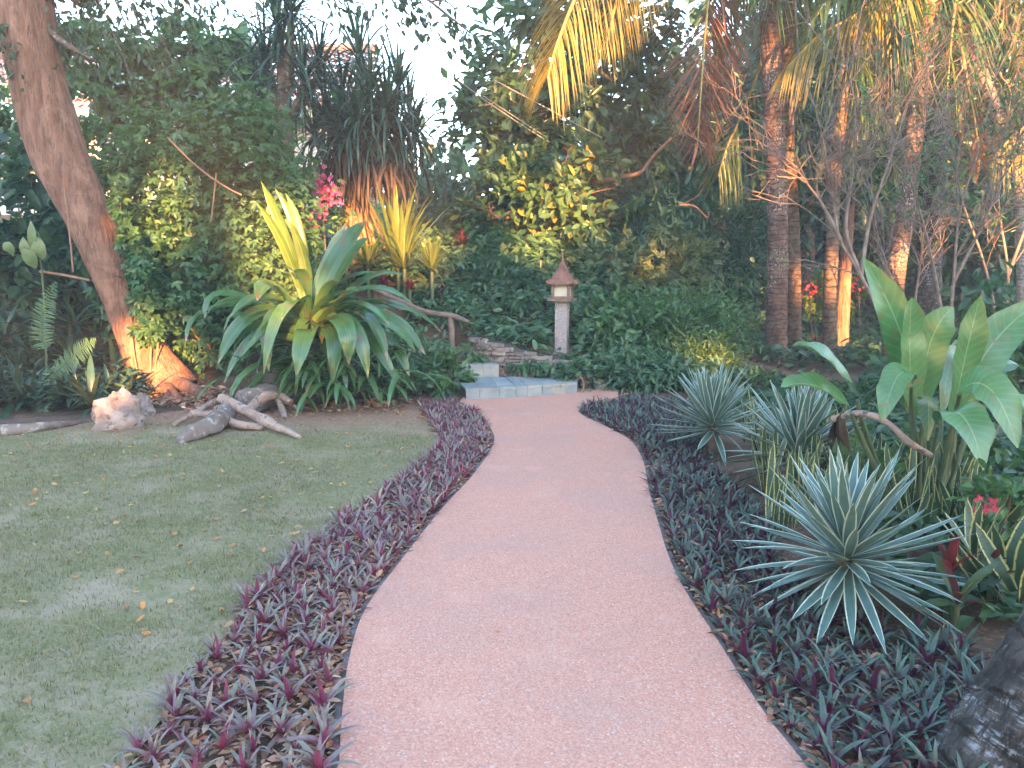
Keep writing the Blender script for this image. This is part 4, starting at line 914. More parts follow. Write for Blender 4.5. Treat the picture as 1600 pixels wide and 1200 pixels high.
for k, (px, py, Yq, rx, ry, rz, n, sz, mt, lb, tp) in enumerate([
    (655, 560, 10.4, 42, 42, .4, 1000, .12, 'cover', 'light leafy shrub left of the slate steps', LEAF),
    (705, 588, 10.0, 32, 36, .35, 800, .12, 'mid', 'green shrub crowding the left end of the slate steps', LEAF),
    (620, 590, 9.9, 45, 40, .35, 900, .11, 'cover', 'low pale leaved shrub at the lawn edge beside the strap plant', LEAF),
    (985, 515, 11.3, 75, 55, .6, 2300, .12, 'mid', 'rounded green shrub right of the lantern post', LEAF),
    (1075, 525, 11.2, 85, 70, .7, 3000, .11, 'mid', 'large dense feathery shrub between the lantern and the palm trunks', LEAF_THIN),
    (1000, 585, 10.3, 95, 35, .45, 1900, .11, 'cover', 'low light green shrub beside the end of the path', LEAF_THIN),
    (850, 566, 10.35, 45, 13, .15, 380, .10, 'cover', 'trailing light leafed plant spilling over the top of the stone wall', LEAF),
    (900, 590, 10.1, 26, 22, .2, 420, .10, 'cover', 'small leafy plant hiding the right end of the stone wall', LEAF),
    (750, 552, 10.75, 26, 12, .2, 260, .10, 'mid', 'small leafy plant over the rubble at the left end of the stone wall', LEAF),
    (955, 572, 10.6, 50, 40, .4, 1300, .11, 'cover', 'leafy plant under the lantern at the right of the stone wall', LEAF),
    (1095, 575, 10.6, 50, 42, .4, 1200, .10, 'lime', 'yellow flecked shrub behind the farthest agave', LEAF_THIN),
    (1150, 600, 10.0, 60, 28, .4, 1000, .11, 'dark', 'dark low shrub at the foot of the tall palm trunk', LEAF),
    (960, 440, 12.6, 75, 50, .6, 1700, .14, 'olive', 'olive green bush on the bank behind the lantern roof', LEAF),
    (1040, 430, 12.8, 70, 60, .6, 1700, .14, 'olive', 'olive feathery bush behind the large dense shrub', LEAF_PIN),
    (790, 455, 12.4, 80, 42, .6, 1900, .13, 'dark', 'dark green bush on the bank left of the lantern head', LEAF),
    (700, 450, 12.8, 70, 40, .6, 1500, .13, 'olive', 'olive bush on the hill above the handrail', LEAF),
    (620, 420, 12.9, 60, 32, .5, 1000, .13, 'mid', 'green bush under the yellow spiky plants', LEAF),
    (700, 330, 15.5, 70, 70, .9, 1500, .2, 'blue', 'bluish green bush on the hill right of the screw pine', LEAF),
    (770, 350, 16.0, 60, 60, .8, 1200, .24, 'blue', 'bluish broad leaved bush below the central tree', LEAF),
    (662, 300, 17.0, 36, 34, .7, 500, .2, 'dark', 'dark bush against the sky gap beside the screw pine', LEAF),
    (700, 400, 14.2, 60, 40, .6, 1100, .15, 'dark', 'dark green bush around the bright red cordyline', LEAF),
    (1000, 360, 15.2, 90, 80, .9, 1800, .22, 'blue', 'blue green bush in shade right of the lit leaves', LEAF_THIN),
    (1120, 400, 15.8, 85, 100, .9, 2200, .20, 'dark', 'dark shaded bush left of the tall palm trunk', LEAF_THIN),
    (330, 130, 15.0, 90, 60, .8, 900, .2, 'vine', 'airy green bush top in front of the pink roof', LEAF_LOBED),
    (230, 150, 14.0, 60, 70, .7, 700, .2, 'olive', 'thin leafy bush beside the upper leaning trunk', LEAF_LOBED),
    (150, 95, 13.0, 60, 45, .5, 420, .17, 'vine', 'airy leafy bush screening the left part of the pink roof', LEAF_LOBED),
    (270, 85, 13.4, 70, 40, .5, 480, .17, 'vine', 'airy leafy bush screening the middle of the pink roof', LEAF_LOBED),
    (20, 215, 14.0, 70, 60, .7, 650, .2, 'vine', 'leafy bush at the left edge before the sunlit house wall', LEAF),
    ]):
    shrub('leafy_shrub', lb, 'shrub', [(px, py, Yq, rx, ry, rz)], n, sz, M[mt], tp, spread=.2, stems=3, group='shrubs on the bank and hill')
def broadplant(label, px, py, Yq, leaves, mat, name='broad_leaf_plant', group=None):
    b = P(px, py, Yq); base = (b[0], b[1], hz(b[0], b[1])); r = empty(name, base, label, 'plant', group)
    for (mx, my, ex, ey, w_, dm, de) in leaves:
        sp = thru(np.array(base) if b[2] - base[2] < .4 else b, P(mx, my, Yq + dm), P(ex, ey, Yq + de), 10); mb = MB(); s = np.linspace(0, 1, 10)
        v, uv, qq = ribbon(sp, w_ * px2(Yq) * np.interp(s, [0, .3, .42, .65, .88, 1], [.06, .08, .7, 1, .6, .04]), (0, -1, .5), .2); mb.add(v, uv, qq); part('leaf', mb, mat, r)
broadplant('small banana like plant with bright leaves left of the lantern roof', 800, 430, 13.0, [(790, 400, 785, 378, 14, 0, 0), (800, 405, 812, 385, 13, 0, 0), (780, 420, 770, 398, 12, 0, 0)], M['lime'])
broadplant('large leaved plant with upright leaves right of the lantern roof', 905, 440, 12.6, [(903, 420, 890, 402, 16, 0, 0), (915, 420, 922, 402, 14, 0, 0), (930, 425, 945, 400, 14, 0, .1), (960, 420, 975, 385, 16, .1, .2)], M['mid'])
broadplant('blue green banana plant on the hill under the central tree', 700, 400, 16.5, [(690, 340, 660, 315, 32, 0, 0), (705, 330, 720, 290, 34, 0, 0), (720, 350, 750, 325, 30, 0, -.2)], M['blue'])
broadplant('tall banana leaves poking above the roof between the trees', 385, 200, 17.0, [(378, 90, 383, 30, 26, 0, 0), (365, 110, 350, 65, 22, 0, 0), (395, 110, 412, 70, 20, 0, 0)], M['mid'])

# central broadleaf tree, the lit tree below it
tree('broadleaf_tree', 'dense dark broadleaf tree rising behind the lantern in the middle', 'tree', [(862, 420), (858, 340), (852, 260), (845, 170), (850, 60), (870, -60)], [22, 20, 20, 18, 14, 10], 15.5,
     [(840, 95, 15.5, 90, 95, 1.2), (752, 200, 15.2, 55, 55, .8), (800, 230, 15, 70, 60, .9), (880, 20, 15.8, 90, 70, 1.2), (935, 130, 16, 60, 95, 1.0), (1010, 200, 16.2, 60, 90, .9), (960, 250, 15.6, 70, 50, .8), (985, 40, 16.4, 75, 75, 1.0), (760, 140, 15.4, 50, 35, .6), (860, 190, 15.6, 60, 60, .8)],
     5600, .25, 'dark', nclump=170, spread=.21, shell=.3, limbs=16)
tree('fig_tree', 'smaller tree with yellow flecked leaves lit gold behind the lantern', 'tree', [(828, 440), (829, 405), (832, 370), (838, 330), (845, 290)], [26, 20, 18, 14, 10], 14.0,
     [(870, 310, 13.8, 70, 48, .7), (800, 320, 14.2, 70, 45, .7), (900, 350, 13.7, 55, 30, .6), (840, 270, 14, 50, 35, .6), (760, 330, 14.3, 40, 30, .5), (930, 270, 14.2, 40, 35, .5), (985, 345, 13.9, 26, 22, .3)],
     2500, .2, 'dark_y', bark='bark', nclump=90, spread=.2, limbs=10)
for k, (lb, pts, Yk, w_) in enumerate([('crooked reddish bare branch reaching right behind the lit tree', [(930, 285), (965, 277), (1000, 270), (1020, 245), (1050, 215)], 14.2, .05), ('short curled orange branch tip among dark leaves', [(1060, 320), (1085, 322), (1105, 340), (1108, 330)], 13.8, .022), ('thin dry vine looping down beside the dead frond', [(1108, 210), (1110, 250), (1095, 300), (1070, 318)], 13.8, .015)]):
    mb = MB(); tube(mb, catmull([P(a, b, Yk) for a, b in pts], 16), np.linspace(w_, w_ * .5, 16), 7, .15); tag(part('bare_branch', mb, M['vinestem'], loc=P(*pts[0], Yk)), lb, 'branch')
# dark trees that close the view behind the palms
BG = [(1120, 180, 20, 110, 170, 1.8, 'dark'), (1260, 120, 21, 120, 180, 1.8, 'dark'), (1390, 130, 20, 110, 170, 1.8, 'dark_y'), (1530, 110, 21, 120, 180, 1.9, 'olive'), (1640, 220, 19, 110, 190, 1.8, 'dark'), (1180, 330, 22, 110, 110, 1.6, 'blue'), (1330, 330, 22, 120, 120, 1.8, 'dark'), (1480, 330, 21, 120, 130, 1.8, 'dark_y'), (1050, 280, 21, 90, 120, 1.4, 'blue'), (1560, 400, 17, 110, 110, 1.2, 'dark')]
LBG = ['shaded tree behind the brown dead frond', 'dark tree behind the tall palm trunk', 'shaded tree with yellowing leaves behind the golden frond at right', 'olive tree behind the bare twigs at upper right', 'dark tree at the right edge behind the twigs', 'blue green tree low behind the tall palm trunk', 'dark tree low between the slim palm trunks', 'lower tree with yellowing leaves behind the leaning palm', 'blue green tree seen under the hanging green frond', 'dark tree low at the right edge']
for (x, y, Yk, rx, ry, rz, mt), lb in zip(BG, LBG):
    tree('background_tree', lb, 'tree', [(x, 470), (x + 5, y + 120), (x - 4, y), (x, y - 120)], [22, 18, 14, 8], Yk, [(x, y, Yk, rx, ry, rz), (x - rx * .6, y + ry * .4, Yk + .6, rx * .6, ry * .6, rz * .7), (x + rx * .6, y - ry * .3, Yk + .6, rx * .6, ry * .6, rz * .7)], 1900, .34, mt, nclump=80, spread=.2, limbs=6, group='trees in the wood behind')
# far wood closing the horizon
T = []
for k in range(60):
    x = rng.uniform(1, 42); y = rng.uniform(28, 42); c = np.array([x, y, hz(x, y) + rng.uniform(0, 1.5 if x < 6 else 7)]); T.append(c + rng.normal(size=(210, 3)) * np.array([2.2, 1.5, 1.7]))
for k in range(14):
    x = rng.uniform(-30, -6); y = rng.uniform(30, 40); c = np.array([x, y, hz(x, y) + rng.uniform(0, 2.5)]); T.append(c + rng.normal(size=(200, 3)) * np.array([2.2, 1.5, 1.2]))
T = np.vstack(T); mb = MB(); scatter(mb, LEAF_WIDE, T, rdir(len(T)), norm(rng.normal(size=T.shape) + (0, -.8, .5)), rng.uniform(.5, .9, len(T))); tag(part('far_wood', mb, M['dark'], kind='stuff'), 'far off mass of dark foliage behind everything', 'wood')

# ------------------------------------------------------------------ coconut palms
r, top = palm('tall coconut palm with white flecked reddish trunk standing right of the path', [(1214, 575), (1213, 520), (1215, 400), (1214, 300), (1210, 180), (1204, 60), (1200, -60), (1198, -200)], [38, 33, 31, 31, 30, 30, 30, 28], 13.0, 'palm1')
fr = lambda pts, n=18: catmull([P(a, b, q) for a, b, q in pts], n)
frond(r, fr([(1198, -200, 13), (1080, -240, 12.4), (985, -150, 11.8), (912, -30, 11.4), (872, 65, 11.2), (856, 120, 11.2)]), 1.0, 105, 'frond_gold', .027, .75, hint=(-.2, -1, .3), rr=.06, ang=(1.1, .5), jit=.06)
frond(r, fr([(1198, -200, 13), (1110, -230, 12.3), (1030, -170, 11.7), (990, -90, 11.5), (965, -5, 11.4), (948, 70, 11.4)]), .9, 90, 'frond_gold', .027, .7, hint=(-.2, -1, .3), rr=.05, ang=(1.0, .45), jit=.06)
frond(r, fr([(1198, -200, 13), (1150, -170, 12.7), (1115, -60, 12.6), (1103, 40, 12.6), (1096, 130, 12.3), (1090, 225, 12.3)]), 1.25, 130, 'frond_dead', .045, .10, hint=(0, -1, .1), rr=.045, ang=(1.0, .45), jit=.13, skip=.05)
frond(r, fr([(1198, -200, 13), (1180, -130, 13.3), (1150, -60, 13.4), (1128, 30, 13.3), (1120, 90, 13.3), (1118, 140, 13.2)]), .95, 90, 'frond_dead', .035, .15, hint=(0, -1, .1), rr=.04, ang=(.85, .45), jit=.16, skip=.1)
frond(r, fr([(1200, -190, 13.2), (1215, -60, 14.2), (1200, 60, 14.2), (1165, 165, 14), (1138, 225, 13.8), (1122, 275, 13.7)]), 1.15, 95, 'frond', .032, .5, hint=(.3, -1, .3), rr=.05, ang=(1.0, .45), jit=.08)
frond(r, fr([(1200, -190, 13.2), (1240, -120, 14.6), (1260, 0, 14.9), (1255, 110, 14.8), (1245, 190, 14.6)]), 1.1, 50, 'frond', .036, .6, hint=(-.3, -1, .2), rr=.05, jit=.1)
for az, e in [(.3, 55), (1.2, 70), (2.2, 60), (3.0, 50), (4.2, 65), (5.3, 60), (3.6, 30), (.8, 30)]:
    frond(r, arc(az, R(e), R(e - 80), 3.6, 14, 1.2, top), 1.1, 34, 'frond', .05, .7)
r, top = palm('slim brown palm trunk close behind the tall flecked palm', [(1240, 575), (1240, 500), (1240, 400), (1236, 300), (1230, 180), (1232, 60), (1240, -120)], [26, 23, 21, 20, 20, 18, 16], 14.2, 'palm2')
crown_fronds(r, top, 9, 3.2, 1.0, 'frond', (70, -20), 30, wid=.05)
r, top = palm('dark palm trunk with pale right edge behind the bare shrub', [(1297, 560), (1297, 470), (1300, 380), (1304, 280), (1318, 140), (1330, 0), (1335, -130)], [24, 22, 20, 19, 19, 18, 16], 13.6, 'palm2')
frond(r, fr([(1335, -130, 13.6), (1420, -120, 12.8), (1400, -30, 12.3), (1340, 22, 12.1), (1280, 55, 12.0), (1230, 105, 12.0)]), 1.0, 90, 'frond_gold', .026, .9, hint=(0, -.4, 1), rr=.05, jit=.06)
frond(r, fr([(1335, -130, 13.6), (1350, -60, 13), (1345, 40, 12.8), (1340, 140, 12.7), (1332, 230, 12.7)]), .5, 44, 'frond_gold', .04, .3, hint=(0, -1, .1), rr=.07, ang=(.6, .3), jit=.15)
frond(r, fr([(1335, -130, 13.6), (1400, -60, 13.2), (1395, 30, 13), (1385, 100, 13), (1395, 170, 13)]), .5, 40, 'frond_dead', .04, .3, hint=(0, -1, .1), rr=.06, ang=(.6, .3), jit=.2)
crown_fronds(r, top, 8, 3.2, 1.0, 'frond', (70, 0), 30, wid=.05)
r, top = palm('stubby pinkish trunk lit orange at its foot between the palms', [(1314, 575), (1314, 520), (1318, 470), (1322, 400), (1330, 300)], [26, 24, 20, 17, 14], 14.6, 'bark', cat='trunk', name='slim_tree')
rr_ = r; mb = MB(); B = [(top + (0, 0, .6), (1.2, .9, .9))]; T, X, Z = clumps(B, 700, .2, 24); scatter(mb, LEAF, T, X, Z, .22); part('crown', mb, M['dark'], r, kind='stuff')
r, top = palm('leaning reddish brown palm trunk right of the bare shrub', [(1392, 560), (1400, 430), (1414, 340), (1424, 250), (1434, 160), (1450, 40), (1470, -120)], [28, 27, 27, 26, 28, 30, 26], 12.2, 'palm1')
crown_fronds(r, top, 10, 3.2, 1.0, 'frond', (60, -40), 34, wid=.045)
r, top = palm('dark thick palm trunk high up among fronds at upper right', [(1450, 520), (1452, 380), (1458, 250), (1460, 120), (1455, 20), (1450, -120)], [40, 36, 38, 44, 46, 40], 15.5, 'palm3')
crown_fronds(r, top, 10, 3.4, 1.1, 'frond', (60, -50), 36, wid=.05)
r, top = palm('grey curved palm trunk leaning at the right edge', [(1612, 480), (1598, 330), (1580, 250), (1558, 180), (1535, 120), (1522, 70), (1505, -40)], [24, 22, 20, 20, 20, 18, 16], 12.6, 'palm4')
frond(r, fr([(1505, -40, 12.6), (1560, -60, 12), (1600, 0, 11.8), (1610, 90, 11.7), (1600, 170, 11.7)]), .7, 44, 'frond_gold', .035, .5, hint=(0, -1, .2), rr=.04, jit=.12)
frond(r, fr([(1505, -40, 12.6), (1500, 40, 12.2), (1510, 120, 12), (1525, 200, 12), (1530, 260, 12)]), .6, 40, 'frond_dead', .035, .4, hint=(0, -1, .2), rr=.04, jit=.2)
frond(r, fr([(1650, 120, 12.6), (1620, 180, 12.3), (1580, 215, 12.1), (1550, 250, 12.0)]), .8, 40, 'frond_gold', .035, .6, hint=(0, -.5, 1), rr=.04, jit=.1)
crown_fronds(r, top, 8, 3.0, 1.0, 'frond', (60, -20), 30, wid=.045)
# near palm at the lower right corner, curving up out of the picture
pn = np.array([P(*q) for q in [(1490, 1345, 2.2), (1535, 1250, 2.25), (1605, 1130, 2.3), (1695, 985, 2.38), (1790, 800, 2.5), (1900, 560, 2.6), (2050, 200, 2.8), (2350, -300, 3.0), (2750, -900, 3.0), (3150, -1700, 3.0)]])
r = empty('coconut_palm', (pn[0][0], 2.2, 0), 'near coconut palm with dark lichen spotted trunk curving out of the lower right corner', 'palm tree', 'coconut palms')
mb = MB(); cm = catmull(pn, 110); rd = np.interp(np.linspace(0, 1, 110), [0, .1, .2, .3, .5, 1], [.235, .20, .178, .165, .15, .12]) * (1 + .012 * np.sin(np.arange(110) * 2.0))
tube(mb, cm, rd, 44, .10, seed=4.1, fr=16); part('trunk', mb, M['palm3'], r)
crown_fronds(r, cm[-1], 12, 3.2, 1.0, 'frond', (75, 5), 34, wid=.045)

# guy wires
for k, (a, b, c) in enumerate([((690, 105, 12.5), (770, 165, 13.2), (858, 222, 14)), ((755, 150, 12.5), (805, 183, 13.2), (850, 212, 14)), ((772, 125, 12.3), (860, 172, 13), (940, 215, 13.8))]):
    mb = MB(); tube(mb, thru(P(*a), P(*b), P(*c), 8), .008, 5); tag(part('guy_wire', mb, M['wire'], loc=P(*b)), ['lowest of three thin grey wires slanting across the central tree', 'middle short grey wire slanting to the central trunk', 'uppermost thin grey wire slanting under the golden frond'][k], 'wire')

# ------------------------------------------------------------------ bare shrubs at right
def bare_shrub(label, stems, Yb, n2, leafy=0, seed=0, w0=.024):
    b = P(*stems[0][0], Yb); base = np.array([b[0], b[1], hz(b[0], b[1])]); r = empty('bare_shrub', base, label, 'shrub', 'bare twiggy shrubs'); tips = []; mb2 = MB()
    def grow(q, d, L, rad, lev):
        n = 6; pts = [q]; dd = d.copy()
        for k in range(n):
            dd = norm(dd + rng.normal(size=3) * .16 + np.array([0, 0, .06])); pts.append(pts[-1] + dd * L / n)
        tube(mb2, pts, np.linspace(rad, rad * (.5 if lev else .25), n + 1), 4, cap=False); tips.append(pts[-1])
        if lev > 0:
            for j in range(int(rng.integers(2, 4))):
                i = int(rng.integers(2, n + 1)); grow(pts[i], norm(dd + rng.normal(size=3) * np.array([.75, .5, .55])), L * rng.uniform(.5, .8), rad * .58, lev - 1)
    for st_ in stems:
        pts = np.array([P(a, c, Yb + (q[0] if q else 0)) for a, c, *q in st_]); 
        cmx = catmull(pts, 16); mb = MB(); tube(mb, cmx, np.linspace(w0, w0 * .15, 16), 7, .08); part('stem', mb, M['twig'], r)
        for k in range(n2 + 5):
            i = int(rng.integers(5, 16)); d = norm(cmx[min(i, 15)] - cmx[i - 1]); grow(cmx[i], norm(d + rng.normal(size=3) * np.array([.7, .5, .4])), rng.uniform(.5, .95), w0 * .36, 3)
    part('twigs', mb2, M['twig'], r)
    if leafy:
        tp_ = np.array(tips); T = tp_[rng.integers(0, len(tp_), leafy)] + rng.normal(size=(leafy, 3)) * .04; mb = MB(); scatter(mb, LEAF_THIN, T, norm(rng.normal(size=T.shape) + (0, 0, .4)), norm(rng.normal(size=T.shape) + (0, -.5, .6)), rng.uniform(.07, .13, leafy)); part('foliage', mb, M['mid'], r, kind='stuff')
bare_shrub('bare grey twiggy shrub with a thick stem slanting up left behind the broad leaves', [[(1402, 640), (1385, 520), (1345, 430), (1313, 375), (1300, 300), (1280, 190), (1250, 100)], [(1345, 430), (1322, 360), (1332, 270), (1335, 160), (1310, 60)], [(1313, 375), (1285, 320), (1262, 288), (1245, 262)], [(1345, 430), (1360, 340), (1390, 250), (1430, 130)]], 8.6, 7, 160)
bare_shrub('taller bare twiggy shrub with many thin branches near the right edge', [[(1480, 560), (1490, 440), (1500, 330), (1530, 230), (1560, 100)], [(1480, 560), (1465, 450), (1440, 340), (1410, 230), (1400, 100)], [(1490, 440), (1545, 330), (1590, 220)]], 9.4, 7, 500)
bare_shrub('bare twiggy shrub standing at the right edge of the picture', [[(1570, 560), (1575, 430), (1560, 300), (1580, 150)], [(1570, 560), (1540, 420), (1500, 300), (1480, 160)], [(1575, 430), (1620, 300), (1640, 180)]], 10.4, 7, 500)
bare_shrub('low bare shrub between the palm trunks and the leaning palm', [[(1425, 560), (1430, 470), (1440, 380), (1425, 280)], [(1425, 560), (1400, 460), (1370, 360), (1360, 260)]], 10.8, 6, 100)
for k, (px, py, rx, ry, lb) in enumerate([(1275, 470, 20, 34, 'small yellow leaved shrub with red flowers lit between palm trunks'), (1335, 465, 22, 34, 'small shrub with a red flower right of the dark palm trunk'), (1350, 550, 26, 24, 'low red flowered shrub at the foot of the pinkish trunk'), (1275, 548, 24, 16, 'low shrub with orange red blooms lit at the foot of the palms')]):
    r = shrub('flowering_shrub', lb, 'flowering shrub', [(px, py, 15.6, rx, ry, .3)], 420, .12, M['lime'], LEAF_THIN, stems=3, group='small flowering shrubs among the palms')
    mb = MB(); T = P(px, py - ry * .5, 15.3) + rng.normal(size=(30, 3)) * np.array([.2, .05, .1]); scatter(mb, LEAF_WIDE, T, rdir(30), rdir(30), .08); part('flowers', mb, M['redflower'], r, kind='stuff')
# ------------------------------------------------------------------ near bed at right: broad leaves, agaves, snake plants
HYY = 4.7
hb = empty('banana_like_plant', (P(1440, 780, HYY)[0], HYY, 0), 'tall plant with big bright paddle shaped leaves at the right behind the agaves', 'plant')
# base px, mid px, tip px, width px, depth offset of blade, facing (0 top side up, 1 face to camera)
HL = [((1400, 800), (1432, 575), (1348, 402), 62, .1, 1), ((1440, 800), (1420, 560), (1425, 465), 60, -.1, 1), ((1450, 800), (1440, 560), (1490, 480), 56, .0, 1), ((1480, 800), (1500, 590), (1532, 462), 58, .0, 1), ((1480, 800), (1515, 575), (1625, 470), 66, .1, 1),
      ((1375, 810), (1340, 620), (1240, 540), 58, -.2, 0), ((1385, 810), (1330, 640), (1220, 605), 52, -.35, 0), ((1425, 810), (1440, 585), (1380, 630), 46, -.3, 0), ((1440, 810), (1465, 660), (1537, 735), 66, -.7, 0), ((1470, 810), (1500, 610), (1590, 700), 60, -.5, 0),
      ((1500, 800), (1530, 590), (1600, 580), 50, .3, 0), ((1470, 800), (1480, 570), (1500, 560), 44, .4, 1), ((1490, 800), (1560, 660), (1620, 640), 50, .3, 0), ((1430, 800), (1445, 640), (1450, 690), 30, -.2, 0)]
HL[7] = ((1425, 810), (1425, 600), (1377, 660), 44, -.3, 0)
for k, (a, b, c, w_, dz, face) in enumerate(HL):
    q0 = G(a[0] - 0, 830, 0); q0 = P(1440 + (a[0] - 1440) * .5, 790, HYY); q0[2] = 0.02
    q1, q2 = P(*b, HYY + dz * .6), P(*c, HYY + dz)
    if face == 0: 
        pet = thru(q0, P((a[0] + b[0]) / 2, b[1] + 70, HYY + dz * .3), q1 + np.array([0, 0, -.02]), 8)
        sp = thru(q1, (q1 + q2) / 2 + np.array([0, 0, .16 if q2[2] < q1[2] else .07]), q2, 21)
    else:
        m0 = q0 + (q1 - q0) * .68; pet = thru(q0, (q0 + m0) / 2 + (.01, 0, 0), m0, 8); sp = thru(m0, q1 + (q2 - q1) * .25, q2, 21)
    mb = MB(); s = np.linspace(0, 1, 21)
    wv = w_ * (1.0 if face else 1.05) * px2(HYY) * np.interp(s, [0, .08, .25, .5, .75, .92, 1], [.1, .5, .9, 1, .85, .4, .03]) * (1 + .03 * np.sin(s * 25 + k))
    v, uv, qq = ribbon(sp, wv, (.25 if k % 2 else -.25, -1, .35) if face else (.1 * (-1) ** k, -.45, 1), (.22 + .07 * np.sin(s * 17 + k))[:, None], .16 * np.sin(s * 6 + k) + rng.normal() * .12)
    mb.add(v, uv, qq, mi=0); lf = part('leaf', mb, M['heli'], hb)
    mb = MB(); tube(mb, pet, np.linspace(.02, .011, 8), 7); part('petiole', mb, M['stem'], lf)
def stalk(label, pts, w_, Yk, mat): 
    mb = MB(); cmx = catmull([P(a, b, q) for a, b, q in pts], 16); tube(mb, cmx, np.linspace(w_, w_ * .7, 16), 8, .3, fr=16); tag(part('dry_stalk', mb, mat, loc=P(*pts[1])), label, 'stalk')
stalk('drooping pale dry banana stalk in front of the paddle leaves', [(1300, 655, 4.6), (1345, 645, 4.5), (1385, 660, 4.4), (1420, 690, 4.3), (1455, 712, 4.3)], .022, 4.5, M['drift'])
mb = MB()
for k in range(5):
    sp = thru(P(1320, 650, 4.6), P(1300 + 4 * k, 665, 4.6 - .02 * k), P(1292 + 9 * k, 700 + rng.uniform(-15, 15), 4.55), 7); v, uv, qq = ribbon(sp, .05 * np.array([.4, .9, 1, .8, .9, .6, .1]), (0, -1, .2), .9, rng.normal()); mb.add(v, uv, qq)
tag(part('withered_leaf', mb, M['pand_dead'], loc=P(1305, 680, 4.6)), 'withered brown leaf hanging from the dry stalk', 'leaf')

AM = []
for k in range(5):
    mb = MB(); L = 1.0; n = 9; s = np.linspace(0, 1, n); z = (k - 2) * .055 * s ** 2 - .03 * s ** 2; sp = np.column_stack([s * L, (k - 2) * .012 * s ** 2, z])
    v, uv, qq = ribbon(sp, .096 * np.interp(s, [0, .12, .45, .7, .9, 1], [.55, .75, 1, .85, .38, .02]), (0, 0, 1), .32); mb.add(v, uv, qq); AM.append(mb.mesh('agave_leaf', M['agave']))
def agave(label, loc, n, L, stemh, e_lo=-28, seed=0, tilt=(0, 0)):
    r = empty('variegated_agave', loc, label, 'agave', 'variegated agaves along the right bed', rot=(tilt[0], tilt[1], rng.uniform(0, 6)))
    mb = MB(); tube(mb, np.array([(0, 0, -.1), (0, 0, stemh * .6), (0, 0, stemh)]) + worg(r), [.05, .05, .045], 8, .15); st_ = part('stem', mb, M['bark2'], r)
    for k in range(n):
        f = (k + .5) / n; e = 86 + (e_lo - 86) * f ** 1.02 + rng.normal() * 3.5
        put('leaf', AM[int(rng.integers(5))], r, (0, 0, stemh + .05 * (1 - f) - .05 * f), (rng.normal() * .12, -R(e), k * 2.39996 + rng.normal() * .06), (L * rng.uniform(.86, 1.05) * (.72 + .28 * min(1, f * 4)), L * rng.uniform(.9, 1.15), L))
agave('nearest and largest white striped agave beside the path', tuple(G(1330, 962)[:2]) + (.0,), 104, .53, .26, -32, tilt=(.12, .02))
agave('middle white striped agave between the other two', tuple(G(1238, 768)[:2]) + (.0,), 98, .58, .26, -20, tilt=(.1, -.06))
agave('farthest white striped agave nearest the path end', tuple(G(1117, 708)[:2]) + (.0,), 98, .56, .24, -16, tilt=(.1, -.05))
SNM = []
for k in range(6):
    mb = MB(); n = 10; s = np.linspace(0, 1, n); sp = np.column_stack([.06 * np.sin(s * 3 + k) * s, .05 * np.cos(s * 2 + k) * s - .02, s])
    v, uv, qq = ribbon(sp, .085 * np.interp(s, [0, .2, .6, .85, .96, 1], [.55, .9, 1, .75, .3, .02]), (math.sin(k), -math.cos(k), 0), .35, .5 * np.sin(s * 4 + k)); mb.add(v, uv, qq); SNM.append(mb.mesh('snake_plant_leaf', M['snake']))
SN = [(1205, 772, 5.4), (1228, 800, 5.1), (1250, 815, 4.9), (1275, 822, 4.8), (1262, 780, 5.3), (1290, 760, 5.5), (1315, 790, 5.0), (1240, 755, 5.7), (1220, 830, 4.75), (1300, 735, 5.9), (1330, 755, 5.5), (1345, 800, 4.9), (1375, 790, 5.0), (1195, 735, 6.1), (1420, 830, 4.6), (1455, 850, 4.4), (1500, 850, 4.3), (1535, 870, 4.1), (1480, 810, 4.8), (1175, 690, 7.0), (1270, 700, 6.6)]
SN.sort()
ORD = ['first', 'second', 'third', 'fourth', 'fifth', 'sixth', 'seventh', 'eighth', 'ninth', 'tenth', 'eleventh', 'twelfth', 'thirteenth', 'fourteenth', 'fifteenth', 'sixteenth', 'seventeenth', 'eighteenth', 'nineteenth', 'twentieth', 'twenty-first']
for k, (px, py, Yk) in enumerate(SN):
    q = G(px, py); big = False
    r = empty('snake_plant', tuple(q), 'yellow edged upright snake plant, %s from the left in the clump behind the agaves' % ORD[k], 'snake plant', 'snake plants behind the agaves')
    for j in range(int(rng.integers(7, 11))):
        az = rng.uniform(0, 6.28); d = rng.uniform(.01, .07)
        put('leaf', SNM[int(rng.integers(6))], r, (d * math.cos(az), d * math.sin(az), -.01), (rng.normal() * .16, rng.normal() * .16, rng.uniform(0, 6.28)), rng.uniform(.34, .58))
for (px, py, lb, sc_) in [(1545, 940, 'large twisted snake plant with broad yellow edged blades at the right edge', .55), (1590, 960, 'snake plant with a long drooping blade at the right picture edge', .6), (1520, 870, 'snake plant with one broad curved blade near the red flowers', .5)]:
    q = G(px, py); r = empty('snake_plant', tuple(q), lb, 'snake plant')
    for j in range(7): put('leaf', SNM[j % 6], r, (rng.normal() * .03, rng.normal() * .03, 0), (rng.normal() * .3, rng.normal() * .3, rng.uniform(0, 6.28)), (sc_ * 1.35, sc_ * 1.35, sc_ * rng.uniform(.7, 1.05)))
